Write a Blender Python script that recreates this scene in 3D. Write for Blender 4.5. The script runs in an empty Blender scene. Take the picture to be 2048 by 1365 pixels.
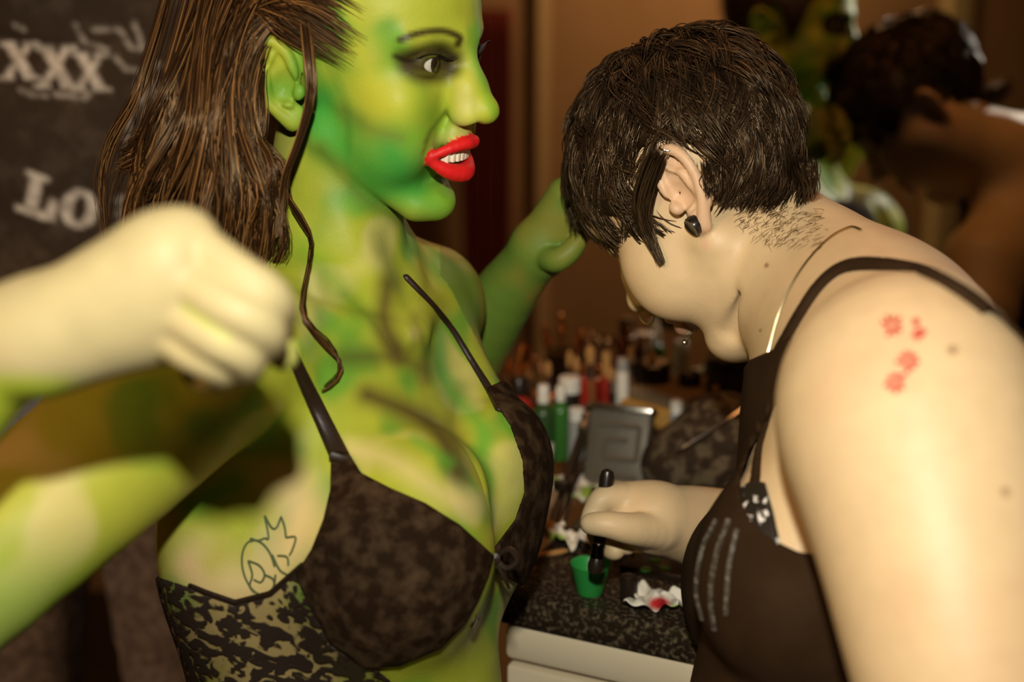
import bpy, bmesh, math, random
import numpy as np
from mathutils import Vector, Matrix
from mathutils.bvhtree import BVHTree
random.seed(7); RNG = np.random.default_rng(7)
scene = bpy.context.scene
DEBUG = False
COL = scene.collection

# ------------------------------------------------------------------ camera
FPX = 2800.0
CAM = np.array([0.0, 0.0, 1.41]); PITCH = math.radians(14.0)
RIGHT = np.array([1.0, 0, 0]); UPV = np.array([0, math.sin(PITCH), math.cos(PITCH)]); FWD = np.array([0, math.cos(PITCH), -math.sin(PITCH)])
cd = bpy.data.cameras.new('camera'); cam = bpy.data.objects.new('camera', cd); COL.objects.link(cam)
cd.sensor_width = 36.0; cd.lens = FPX * 36.0 / 2048.0
cd.clip_start = 0.02
cam.location = CAM; cam.rotation_euler = (math.pi / 2 - PITCH, 0, 0)
cd.dof.use_dof = True; cd.dof.focus_distance = 1.06; cd.dof.aperture_fstop = 2.8; cd.dof.aperture_blades = 0
scene.camera = cam
# ------------------------------------------------------------------ world, flash, vanity light, added wall fill, exposure
w = bpy.data.worlds.new('room_ambience'); scene.world = w; w.use_nodes = True
w.node_tree.nodes['Background'].inputs[0].default_value = (1.0, 0.40, 0.14, 1)
w.node_tree.nodes['Background'].inputs[1].default_value = 0.035
fl = bpy.data.lights.new('camera_flash', 'AREA'); fl.shape = 'DISK'; fl.size = 0.045; fl.energy = 7.9; fl.color = (1.0, 0.95, 0.84); fl.spread = math.radians(150)
flo = bpy.data.objects.new('camera_flash', fl); COL.objects.link(flo)
flo.location = CAM + UPV * 0.20 + RIGHT * -0.012 + FWD * 0.02
flo.rotation_euler = (math.pi / 2 - PITCH - 0.05, 0, -0.02)
tl = bpy.data.lights.new('tungsten_vanity_light', 'AREA'); tl.size = 0.9; tl.size_y = 0.10; tl.shape = 'RECTANGLE'; tl.energy = 3.2; tl.color = (1.0, 0.42, 0.14)
tlo = bpy.data.objects.new('tungsten_vanity_light', tl); COL.objects.link(tlo)
rl = bpy.data.lights.new('left_wall_fill', 'AREA'); rl.shape = 'DISK'; rl.size = 0.35; rl.energy = 42; rl.color = (1.0, 0.55, 0.25)  # unseen fill added to brighten the left wall reflected in the mirror
rlo = bpy.data.objects.new('left_wall_fill', rl); COL.objects.link(rlo); rlo.location = (-1.75, -.9, 2.55)
scene.view_settings.view_transform = 'Standard'; scene.view_settings.look = 'None'; scene.view_settings.gamma = 1.0
scene.view_settings.exposure = 0.0; scene.view_settings.use_curve_mapping = False
scene.cycles.caustics_reflective = False; scene.cycles.caustics_refractive = False

# ------------------------------------------------------------------ frames
def W(px, py, d):
    """point at picture position px,py and depth d along the optical axis"""
    return CAM + FWD * d + RIGHT * ((px - 1024.0) / FPX * d) + UPV * ((682.5 - py) / FPX * d)
def C2W(v): v = np.asarray(v, float); return RIGHT * v[0] - UPV * v[1] + FWD * v[2]      # camera axes (x right, y down, z depth) -> world direction
def proj(P):
    q = P - CAM; d = q @ FWD
    return np.stack([1024 + FPX * (q @ RIGHT) / d, 682.5 - FPX * (q @ UPV) / d], 1), d
MN = np.array([0.4425, 0.8968, 0.0]); MN /= np.linalg.norm(MN); MP = np.array([0.3535, 1.518, 0.0])   # mirror plane
MT = np.array([MN[1], -MN[0], 0.0])                                                            # along the wall, to the right
def reflect(p): p = np.asarray(p, float); return p - 2 * ((p - MP) @ MN) * MN
def WM(px, py, d): return reflect(W(px, py, d))                                                # point whose mirror image shows at px,py
def ray(px, py): v = FWD + RIGHT * ((px - 1024.0) / FPX) + UPV * ((682.5 - py) / FPX); return v
CZ = 0.90
def K(px, py, z=CZ):
    v = ray(px, py); return CAM + v * ((z - CAM[2]) / v[2])
tlo.location = MP + MT * 0.05 - MN * 0.10 + np.array([0, 0, 2.15]); tlo.rotation_euler = Vector(-MN - np.array([0, 0, .9])).to_track_quat('-Z', 'Y').to_euler()

def lin(c):
    c = np.asarray(c, float) / 255.0
    return np.where(c <= 0.04045, c / 12.92, ((c + 0.055) / 1.055) ** 2.4)

# ------------------------------------------------------------------ scene bookkeeping
def tag(o, label=None, cat=None, group=None, kind=None):
    if label: o['label'] = label
    if cat: o['category'] = cat
    if group: o['group'] = group
    if kind: o['kind'] = kind
    return o
def empty(name, loc, label, cat, group=None):
    o = bpy.data.objects.new(name, None); COL.objects.link(o); o.location = loc; o.empty_display_size = 0.05
    bpy.context.view_layer.update()
    return tag(o, label, cat, group)
def link(name, me, mat, parent=None):
    o = bpy.data.objects.new(name, me); COL.objects.link(o)
    if mat is not None and not me.materials: me.materials.append(mat)
    if parent is not None:
        o.parent = parent
        root = parent
        off = Vector((0, 0, 0))
        M = Matrix.Identity(4)
        chain = []
        while root is not None: chain.append(root); root = root.parent
        for r in reversed(chain): M = M @ r.matrix_parent_inverse @ r.matrix_basis
        o.matrix_parent_inverse = M.inverted()
    return o
def mesh_from(V, F, smooth=True, name='m'):
    me = bpy.data.meshes.new(name)
    V = np.asarray(V, np.float32)
    if isinstance(F, np.ndarray):
        n = F.shape[1]
        me.vertices.add(len(V)); me.vertices.foreach_set('co', V.ravel())
        me.loops.add(F.size); me.loops.foreach_set('vertex_index', F.astype(np.int32).ravel())
        me.polygons.add(len(F)); me.polygons.foreach_set('loop_start', np.arange(0, F.size, n, dtype=np.int32)); me.polygons.foreach_set('loop_total', np.full(len(F), n, np.int32))
    else:
        me.from_pydata([tuple(v) for v in V.tolist()], [], [list(f) for f in F])
    me.update(calc_edges=True); me.validate()
    me.polygons.foreach_set('use_smooth', np.full(len(me.polygons), smooth))
    return me
def setcol(me, col, name='Col'):
    a = me.attributes.new(name, 'FLOAT_COLOR', 'POINT')
    c = np.ones((len(me.vertices), 4), np.float32); c[:, :3] = col
    a.data.foreach_set('color', c.ravel())

# ------------------------------------------------------------------ materials (all node based)
def mat(name, col=(.5, .5, .5), rough=.5, spec=.5, metal=0, attr=None, noise=None, bump=None, coat=0, trans=0, sheen=0, alpha=None, ior=1.45):
    """noise=(scale, colour2, lo, hi) mottles the colour; bump=(scale, strength, dist)"""
    m = bpy.data.materials.new(name); m.use_nodes = True; nt = m.node_tree; b = nt.nodes['Principled BSDF']
    b.inputs['Roughness'].default_value = rough; b.inputs['Specular IOR Level'].default_value = spec; b.inputs['Metallic'].default_value = metal
    b.inputs['Coat Weight'].default_value = coat; b.inputs['Transmission Weight'].default_value = trans; b.inputs['Sheen Weight'].default_value = sheen; b.inputs['IOR'].default_value = ior
    b.inputs['Base Color'].default_value = (*col, 1)
    src = None
    if attr:
        a = nt.nodes.new('ShaderNodeAttribute'); a.attribute_name = attr; src = a.outputs['Color']
    tc = nt.nodes.new('ShaderNodeTexCoord')
    if noise:
        n = nt.nodes.new('ShaderNodeTexNoise'); n.inputs['Scale'].default_value = noise[0]; n.inputs['Detail'].default_value = 4; nt.links.new(tc.outputs['Object'], n.inputs['Vector'])
        r = nt.nodes.new('ShaderNodeMapRange'); r.inputs[1].default_value = noise[2]; r.inputs[2].default_value = noise[3]; nt.links.new(n.outputs['Fac'], r.inputs[0])
        mx = nt.nodes.new('ShaderNodeMix'); mx.data_type = 'RGBA'; nt.links.new(r.outputs[0], mx.inputs[0])
        if src: nt.links.new(src, mx.inputs[6])
        else: mx.inputs[6].default_value = (*col, 1)
        if len(noise) > 4 and noise[4] == 'mul': mx.blend_type = 'MULTIPLY'
        mx.inputs[7].default_value = (*noise[1], 1)
        src = mx.outputs[2]
    if src: nt.links.new(src, b.inputs['Base Color'])
    if bump:
        n = nt.nodes.new('ShaderNodeTexNoise'); n.inputs['Scale'].default_value = bump[0]; n.inputs['Detail'].default_value = 3; nt.links.new(tc.outputs['Object'], n.inputs['Vector'])
        bp = nt.nodes.new('ShaderNodeBump'); bp.inputs['Strength'].default_value = bump[1]; bp.inputs['Distance'].default_value = bump[2]
        nt.links.new(n.outputs['Fac'], bp.inputs['Height']); nt.links.new(bp.outputs[0], b.inputs['Normal'])
    return m

# ------------------------------------------------------------------ implicit modelling kit
def smin(a, b, k):
    h = np.clip(.5 + .5 * (b - a) / k, 0, 1); return b + (a - b) * h - k * h * (1 - h)
def smax(a, b, k): return -smin(-a, -b, k)
def rc(a, b, ra, rb, flat=None):
    """tapered capsule; flat=(dir, s): squeezed to s along dir"""
    a = np.asarray(a, np.float32); b = np.asarray(b, np.float32); ba = b - a; L2 = np.float32(max(ba @ ba, 1e-12)); ra = np.float32(ra); rb = np.float32(rb)
    if flat is not None: fd = np.asarray(flat[0], np.float32); fd = fd / np.linalg.norm(fd); fs = float(flat[1])
    def f(P):
        pa = P - a
        h = np.clip(pa @ ba / L2, 0, 1)
        q = pa - h[:, None] * ba
        if flat is not None:
            t = q @ fd; q = q + (t * (1 / fs - 1))[:, None] * fd
            return (np.sqrt((q * q).sum(1)) - (ra + (rb - ra) * h)) * min(1, fs ** .5)
        return np.sqrt((q * q).sum(1)) - (ra + (rb - ra) * h)
    return f
def ell(c, r, A=None):
    """ellipsoid; A rows are its axes"""
    c = np.asarray(c, np.float32); r = np.asarray(r, np.float32); A = np.eye(3, dtype=np.float32) if A is None else np.asarray(A, np.float32)
    A1 = (A / r[:, None]).T.copy(); r1 = 1 / r
    def f(P):
        q = (P - c) @ A1; p = q * r1
        k0 = np.sqrt(np.einsum('ij,ij->i', q, q)) + np.float32(1e-6); k1 = np.sqrt(np.einsum('ij,ij->i', p, p)) + np.float32(1e-6)
        return k0 * (k0 - 1) / k1
    return f
def half(p, n):
    p = np.asarray(p, float); n = np.asarray(n, float); n = n / np.linalg.norm(n)
    return lambda P: (P - p) @ n
def spline(pts, n=6):
    """Catmull-Rom through rows of any width"""
    p = np.asarray(pts, float); p = np.vstack([2 * p[0] - p[1], p, 2 * p[-1] - p[-2]]); out = []
    for i in range(1, len(p) - 2):
        for t in np.arange(n) / n:
            out.append(.5 * (2 * p[i] + (p[i + 1] - p[i - 1]) * t + (2 * p[i - 1] - 5 * p[i] + 4 * p[i + 1] - p[i + 2]) * t * t + (3 * p[i] - p[i - 1] - 3 * p[i + 1] + p[i + 2]) * t ** 3))
    out.append(p[-2]); return np.array(out)
class Field:
    def __init__(s, prims=None): s.p = prims or []
    def u(s, f, k=.012): s.p.append(('u', k, f)); return s
    def cut(s, f, k=.008): s.p.append(('s', k, f)); return s
    def keep(s, f, k=.004): s.p.append(('i', k, f)); return s
    def chain(s, pts, k=.01, n=4, kk=None):
        """pts rows x,y,z,r ; smooth limb"""
        q = spline(pts, n)
        for i in range(len(q) - 1): s.u(rc(q[i, :3], q[i + 1, :3], q[i, 3], q[i + 1, 3]), k if i == 0 or kk is None else kk)
        return s
    def __call__(s, P):
        d = None
        for op, k, f in s.p:
            v = f(P)
            if d is None: d = v if op == 'u' else np.full(len(P), 1.0)
            elif op == 'u': d = smin(d, v, k)
            elif op == 's': d = smax(d, -v, k)
            else: d = smax(d, v, k)
        return np.full(len(P), 1.0) if d is None else d
    def prep(s, cen): ks = np.maximum.accumulate([k for _, k, _ in s.p][::-1])[::-1]; s.M = np.stack([np.full(len(cen), -9.) if op == 'i' else f(cen) - k2 for (op, k, f), k2 in zip(s.p, ks)])
    def sub(s, i, R): return Field([s.p[j] for j in np.nonzero(s.M[:, i] < R * 1.3 + .003)[0]])
class Shell:
    """cloth: a layer t thick lying on a body, kept only inside region V"""
    def __init__(s, body, V, t=.004, t2=.004, k=.003): s.b, s.V, s.t, s.t2, s.k = body, V, t, t2, k
    def __call__(s, P):
        d = s.b(P); return smax(np.maximum(d - s.t, -(d + s.t2)), s.V(P), s.k)
    def prep(s, cen): s.b.prep(cen)
    def sub(s, i, R): return Shell(s.b.sub(i, R + .01), s.V, s.t, s.t2, s.k)
def polyline_d(px, pts):
    d = np.full(len(px), 1e9); pts = np.asarray(pts, float)
    for i in range(len(pts) - 1):
        a, b = pts[i, :2], pts[i + 1, :2]; ba = b - a; pa = px - a
        h = np.clip(pa @ ba / max(ba @ ba, 1e-9), 0, 1); q = pa - h[:, None] * ba
        rad = 0 if pts.shape[1] < 3 else pts[i, 2] + (pts[i + 1, 2] - pts[i, 2]) * h
        d = np.minimum(d, np.sqrt((q * q).sum(1)) - rad)
    return d
def poly_d(px, pts):
    pts = np.asarray(pts, float); d = np.full(len(px), 1e18); ins = np.zeros(len(px), bool); n = len(pts)
    for i in range(n):
        a = pts[i]; b = pts[(i + 1) % n]; e = b - a; w_ = px - a
        h = np.clip(w_ @ e / max(e @ e, 1e-9), 0, 1); q = w_ - h[:, None] * e; d = np.minimum(d, (q * q).sum(1))
        c1 = px[:, 1] >= a[1]; c2 = px[:, 1] < b[1]; c3 = e[0] * w_[:, 1] > e[1] * w_[:, 0]
        ins ^= (c1 & c2 & c3) | (~c1 & ~c2 & ~c3)
    return np.where(ins, -1, 1) * np.sqrt(d)
def outline(pts, d0, d1):
    """solid with the outline pts between two depths"""
    def f(P):
        px, d = proj(P); return np.maximum(poly_d(px, pts) * d / FPX, np.maximum(d0 - d, d - d1))
    return f
def stroke(pts, d0, d1):
    def f(P):
        px, d = proj(P); return np.maximum(polyline_d(px, pts) * d / FPX, np.maximum(d0 - d, d - d1))
    return f
def uni(*fs):
    def f(P):
        d = fs[0](P)
        for g in fs[1:]: d = np.minimum(d, g(P))
        return d
    return f
def inter(*fs):
    def f(P):
        d = fs[0](P)
        for g in fs[1:]: d = np.maximum(d, g(P))
        return d
    return f

E3 = np.eye(3, dtype=np.float32)
CORN = np.array([[i, j, k] for i in (0, 1) for j in (0, 1) for k in (0, 1)])
EDG = [(a, b) for a in range(8) for b in range(a + 1, 8) if abs(CORN[a] - CORN[b]).sum() == 1]
def surface(F, lo, hi, vox, n=14):
    lo = np.asarray(lo, float); hi = np.asarray(hi, float); B = vox * n
    nb = np.ceil((hi - lo) / B).astype(int); NG = nb * n + 8
    I = np.stack(np.meshgrid(*[np.arange(k) for k in nb], indexing='ij'), -1).reshape(-1, 3)
    cen = lo + (I + .5) * B
    val = np.concatenate([F(cen[i:i + 20000]) for i in range(0, len(cen), 20000)])
    act = I[np.abs(val) < B * .87 * 1.45 + .002]
    g = np.stack(np.meshgrid(*[np.arange(n + 1)] * 3, indexing='ij'), -1).reshape(-1, 3)
    key = lambda q: ((q[..., 0] + 2) * NG[1] + q[..., 1] + 2) * NG[2] + q[..., 2] + 2
    Ks, Vs, Qs = [], [], []
    F.prep(lo + (act + .5) * B)
    for bi_, b in enumerate(act):
        base = b * n; o = lo + base * vox
        f = F.sub(bi_, B * .87)
        P = (o + g * vox).astype(np.float32); D = f(P).reshape(n + 1, n + 1, n + 1); S = D < 0
        if S.all() or not S.any(): continue
        cs = [S[i:n + i, j:n + j, k:n + k] for i in (0, 1) for j in (0, 1) for k in (0, 1)]
        cnt = sum(x.astype(np.int8) for x in cs)
        idx = np.argwhere((cnt > 0) & (cnt < 8))
        cv = np.stack([D[idx[:, 0] + a, idx[:, 1] + b_, idx[:, 2] + c_] for a, b_, c_ in CORN], 1)
        acc = np.zeros((len(idx), 3)); m = np.zeros(len(idx))
        for a, b_ in EDG:
            va, vb = cv[:, a], cv[:, b_]; s = (va < 0) != (vb < 0)
            t = np.where(s, va / np.where(s, va - vb, 1), 0)
            acc += np.where(s[:, None], CORN[a] + t[:, None] * (CORN[b_] - CORN[a]), 0); m += s
        v = (o + (idx + acc / m[:, None]) * vox).astype(np.float32)
        for it in range(1):
            e = np.float32(vox * .4); d0 = f(v)
            G = np.stack([(f(v + E3[a] * e) - d0) / e for a in range(3)], 1)
            st = -(d0 / np.maximum((G * G).sum(1), .2))[:, None] * G
            l = np.linalg.norm(st, axis=1, keepdims=True); st *= np.minimum(1, vox * .6 / np.maximum(l, 1e-9)); v = v + st
        Ks.append(key(idx + base)); Vs.append(v)
        for a in range(3):
            u_, v_ = (a + 1) % 3, (a + 2) % 3
            sl0 = [slice(0, n)] * 3; sl1 = [slice(0, n)] * 3; sl1[a] = slice(1, n + 1)
            A, Bb = S[tuple(sl0)], S[tuple(sl1)]
            e = np.argwhere(A != Bb)
            if not len(e): continue
            fl_ = A[tuple(e.T)]; e = e + base
            du = np.eye(3, dtype=int)[u_]; dv = np.eye(3, dtype=int)[v_]
            q = np.stack([key(e - du - dv), key(e - dv), key(e), key(e - du)], 1)
            q[~fl_] = q[~fl_][:, ::-1]; Qs.append(q)
    if not Ks: raise RuntimeError('empty surface')
    Kc = np.concatenate(Ks); Vc = np.concatenate(Vs); Q = np.concatenate(Qs)
    o = np.argsort(Kc); Kc = Kc[o]; Vc = Vc[o]
    pos = np.clip(np.searchsorted(Kc, Q), 0, len(Kc) - 1); ok = (Kc[pos] == Q).all(1)
    if DEBUG:
        e = np.sort(np.concatenate([pos[ok][:, [0, 1]], pos[ok][:, [1, 2]], pos[ok][:, [2, 3]], pos[ok][:, [3, 0]]]), 1); _, c_ = np.unique(e, axis=0, return_counts=True); print('SURF', len(Vc), 'dropped', (~ok).sum(), 'open', (c_ == 1).sum())
    return Vc, pos[ok]
def biggest(V, Q):
    lab = np.arange(len(V))
    for it in range(600):
        m = lab[Q].min(1); new = lab.copy(); np.minimum.at(new, Q.ravel(), np.repeat(m, 4)); new = new[new]
        if (new == lab).all(): break
        lab = new
    u, c = np.unique(lab[Q[:, 0]], return_counts=True); keep = lab == u[c.argmax()]
    idx = np.cumsum(keep) - 1; return V[keep], idx[Q[keep[Q[:, 0]]]]
def sdf_mesh(F, lo, hi, vox, colf=None, one=False):
    V, Q = surface(F, lo, hi, vox)
    if one: V, Q = biggest(V, Q)
    me = mesh_from(V, Q)
    if colf is not None: setcol(me, colf(V))
    return me
def bounds(*pts, pad=.1):
    p = np.array(pts); return p.min(0) - pad, p.max(0) + pad

# paint helpers: colour laid onto the skin around a picture position
def mixc(c, colr, a): return c + (np.asarray(colr) - c) * np.clip(a, 0, 1)[:, None]
def sstep(a, b, x): t = np.clip((x - a) / (b - a), 0, 1); return t * t * (3 - 2 * t)
def brush(px, pts, w, soft): return 1 - sstep(w - soft, w + soft, polyline_d(px, pts))
def fill(px, pts, soft): return 1 - sstep(-soft, soft, poly_d(px, pts))
def vnoise(P, s, seed=0):
    """smooth value noise 0..1"""
    r = np.random.default_rng(seed); T = r.random((32, 32, 32)); q = P * s; i = np.floor(q).astype(int); f = q - i; f = f * f * (3 - 2 * f); out = 0
    for a, b, c in CORN:
        wgt = np.where(a, f[:, 0], 1 - f[:, 0]) * np.where(b, f[:, 1], 1 - f[:, 1]) * np.where(c, f[:, 2], 1 - f[:, 2])
        out = out + wgt * T[(i[:, 0] + a) % 32, (i[:, 1] + b) % 32, (i[:, 2] + c) % 32]
    return out

# tubes and strands
def tube(pts, rad, sides=8, closed=False, n=6, spl=True, cap=True):
    pts = np.asarray(pts, float); rad = np.broadcast_to(np.asarray(rad, float), (len(pts),))
    q = spline(np.c_[pts, rad], n) if spl and len(pts) > 2 else np.c_[pts, rad]
    c, r = q[:, :3], q[:, 3]; t = np.gradient(c, axis=0); t /= np.linalg.norm(t, axis=1, keepdims=True) + 1e-12
    nrm = np.cross(t[0], [0.3, .5, .81]); nrm /= np.linalg.norm(nrm); V = []
    for i in range(len(c)):
        nrm = nrm - t[i] * (nrm @ t[i]); nrm /= np.linalg.norm(nrm) + 1e-12; bi = np.cross(t[i], nrm)
        for s in range(sides):
            a = 2 * math.pi * s / sides; V.append(c[i] + r[i] * (math.cos(a) * nrm + math.sin(a) * bi))
    F = [[i * sides + s, i * sides + (s + 1) % sides, (i + 1) * sides + (s + 1) % sides, (i + 1) * sides + s] for i in range(len(c) - 1) for s in range(sides)]
    if cap: F.append([s for s in range(sides)][::-1]); F.append([(len(c) - 1) * sides + s for s in range(sides)])
    return np.array(V), F
class Bag:
    """collects shapes that make one mesh"""
    def __init__(s): s.V, s.F, s.n = [], [], 0
    def add(s, V, F): s.V.append(np.asarray(V)); s.F += [[i + s.n for i in f] for f in F]; s.n += len(V); return s
    def tube(s, *a, **k): return s.add(*tube(*a, **k))
    def box(s, c, h, ax=None, bev=0):
        c = np.asarray(c, float); ax = np.eye(3) if ax is None else np.asarray(ax, float)
        bm = bmesh.new(); bmesh.ops.create_cube(bm, size=2)
        for v in bm.verts: v.co = Vector((v.co.x * h[0], v.co.y * h[1], v.co.z * h[2]))
        if bev: bmesh.ops.bevel(bm, geom=bm.edges[:], offset=bev, segments=2, affect='EDGES', profile=.5)
        V = np.array([v.co[:] for v in bm.verts]) @ ax + c; F = [[v.index for v in f.verts] for f in bm.faces]; bm.free(); return s.add(V, F)
    def lathe(s, base, prof, axis=(0, 0, 1), sides=24):
        base = np.asarray(base, float); axis = np.asarray(axis, float); axis = axis / np.linalg.norm(axis)
        x = np.cross(axis, [.21, .9, .1] if abs(axis[1]) < .9 else [1, 0, 0]); x /= np.linalg.norm(x); y = np.cross(axis, x); V = []
        for r, z in prof:
            for k in range(sides): a = 2 * math.pi * k / sides; V.append(base + axis * z + r * (math.cos(a) * x + math.sin(a) * y))
        F = [[i * sides + k, i * sides + (k + 1) % sides, (i + 1) * sides + (k + 1) % sides, (i + 1) * sides + k] for i in range(len(prof) - 1) for k in range(sides)]
        F.append(list(range(sides))[::-1]); F.append([(len(prof) - 1) * sides + k for k in range(sides)]); return s.add(V, F)
    def me(s, smooth=True): return mesh_from(np.concatenate(s.V), s.F, smooth)
    def build(s, name, m, parent=None, smooth=True, angle=40):
        me = s.me(smooth)
        o = link(name, me, m, parent)
        if smooth:
            try: me.set_sharp_from_angle(angle=math.radians(angle))
            except Exception: pass
        return o
def strands_mesh(curves, r0=.0004, taper=.25, colors=None, sides=3):
    """curves: list of (n,3) arrays of equal n -> thin tapered tubes in one mesh"""
    Cv = np.asarray(curves); N, n, _ = Cv.shape
    t = np.gradient(Cv, axis=1); t /= np.linalg.norm(t, axis=2, keepdims=True) + 1e-12
    ref = RNG.normal(size=(N, 1, 3)); nr = np.cross(t, ref); nr /= np.linalg.norm(nr, axis=2, keepdims=True) + 1e-12; bi = np.cross(t, nr)
    r0 = np.broadcast_to(np.asarray(r0, float), (N,))
    prof = np.interp(np.linspace(0, 1, n), [0, .2, .7, 1], [.08, 1, .9, taper]); r = r0[:, None] * prof[None]
    V = np.stack([Cv + r[..., None] * (math.cos(2 * math.pi * s / sides) * nr + math.sin(2 * math.pi * s / sides) * bi) for s in range(sides)], 2).reshape(-1, 3)
    base = (np.arange(N)[:, None, None] * n + np.arange(n - 1)[None, :, None]) * sides; s = np.arange(sides)[None, None]
    F = np.stack([base + s, base + (s + 1) % sides, base + sides + (s + 1) % sides, base + sides + s], -1).reshape(-1, 4)
    c = None if colors is None else np.repeat(np.asarray(colors), n * sides, axis=0)
    return V, F, c
def lock(guides, count, spread, n=14, jit=.0, root=0, endj=0, clumps=0, wave=.0):
    """strands filling a lock: guides is a list of guide rows [(x,y,z,rad)..]; each strand keeps an offset in the lock's section"""
    out = []
    gs = [spline(np.asarray(g, float), 8) for g in guides]
    gs = [np.stack([np.interp(np.linspace(0, 1, n), np.linspace(0, 1, len(g)), g[:, k]) for k in range(4)], 1) for g in gs]
    cl = [(RNG.random() * (len(gs) - 1), RNG.normal(size=3), RNG.random() ** .4, RNG.normal(size=3) * wave, RNG.random() * 6.28, RNG.uniform(5, 10)) for _ in range(clumps)]
    for i in range(count):
        ck = cl[RNG.integers(clumps)] if clumps and RNG.random() < .9 else None
        u = ck[0] if ck else RNG.random() * (len(gs) - 1); a = int(min(u, len(gs) - 2)) if len(gs) > 1 else 0; t = u - a
        g = gs[a] * (1 - t) + gs[a + 1] * t if len(gs) > 1 else gs[0]
        off = RNG.normal(size=3); off *= RNG.random() ** .4 / np.linalg.norm(off)
        if ck: off = ck[1] / np.linalg.norm(ck[1]) * ck[2] + off * .16
        wob = RNG.normal(size=3) * jit; ph = RNG.random() * 6.28; fr = RNG.uniform(3, 9); s = np.linspace(0, 1, n)
        st = g[:, :3] + off * g[:, 3:4] * spread + wob * np.sin(s * fr + ph)[:, None] * s[:, None]
        if ck: st = st + ck[3] * np.sin(s * ck[5] + ck[4])[:, None] * np.minimum(1, s * 2)[:, None]
        if root: t0 = RNG.random() * root; st = np.stack([np.interp(t0 + (1 - t0) * s, s, st[:, k]) for k in range(3)], 1)
        if endj: t1 = 1 - RNG.random() * endj; st = np.stack([np.interp(t1 * s, s, st[:, k]) for k in range(3)], 1)
        out.append(st)
    return out

# ------------------------------------------------------------------ heads
class Frame:
    def __init__(s, F, U, t, sc=1.0):
        F = np.asarray(F, float); U = np.asarray(U, float); F = F / np.linalg.norm(F); U = U - F * (U @ F); U /= np.linalg.norm(U); L = np.cross(U, F)
        # given in camera axes; rebuilt in world axes
        s.F, s.U = C2W(F), C2W(U); s.L = np.cross(s.U, s.F)
        s.t = CAM + C2W(t); s.s = sc * .001
    def __call__(s, x, y, z): return s.t + (s.F * x + s.L * y + s.U * z) * s.s
    def v(s, x, y, z): return s.F * x + s.L * y + s.U * z
    def loc(s, P): q = (P - s.t) / s.s; return np.stack([q @ s.F, q @ s.L, q @ s.U], 1)
    @property
    def A(s): return np.stack([s.F, s.L, s.U])
def ear(B, H, sg, fx=.5, bx=0.):
    sc = H.s * 1000
    e0 = np.array([-4. + bx, sg * 69, 0.]); eb = np.array([-math.sqrt(1 - fx * fx), sg * fx, .0]); eu = np.array([-.16, sg * .10, .98]); en = np.cross(eb, eu) * sg
    E = lambda b, u, o=0: H(*(e0 + eb * b + eu * u + en * o))
    nW = H.v(*en)
    Ab = np.stack([H.v(*eb), H.v(*eu) / np.linalg.norm(H.v(*eu)), nW])
    B.u(ell(E(14, 4), np.array([17, 27, 3.2]) * .001 * sc, Ab), .004)
    B.u(ell(E(6, -24, .5), np.array([8.5, 10, 4.2]) * .001 * sc, Ab), .005)
    rim = [(3, 3, 4.5, 3.0), (1, 13, 4, 3.4), (5, 25, 3, 3.8), (15, 32, 3, 4.0), (26, 27, 3.5, 4.0), (31, 14, 4, 3.8), (29, -1, 3.5, 3.6), (23, -13, 3, 3.8), (15, -22, 2, 4.4), (8, -28, 1, 5)]
    B.chain([(*E(b, u, o), r * .001 * sc) for b, u, o, r in rim], .003, 3, .002)
    B.chain([(*E(b, u, 4.0), 2.8 * .001 * sc) for b, u in [(15, 22), (21, 12), (21, 0), (15, -10), (7, -14)]], .004, 3, .002)
    B.cut(ell(E(10, -1, 6.5), np.array([8.5, 11, 6.6]) * .001 * sc, Ab), .004)
    B.cut(ell(E(21, 20, 6), np.array([3.5, 7, 4]) * .001 * sc, Ab), .003)
    B.u(ell(E(-1, -4, 4.5), np.array([4.5, 5.5, 4]) * .001 * sc, Ab), .004)
    return E, Ab
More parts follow.
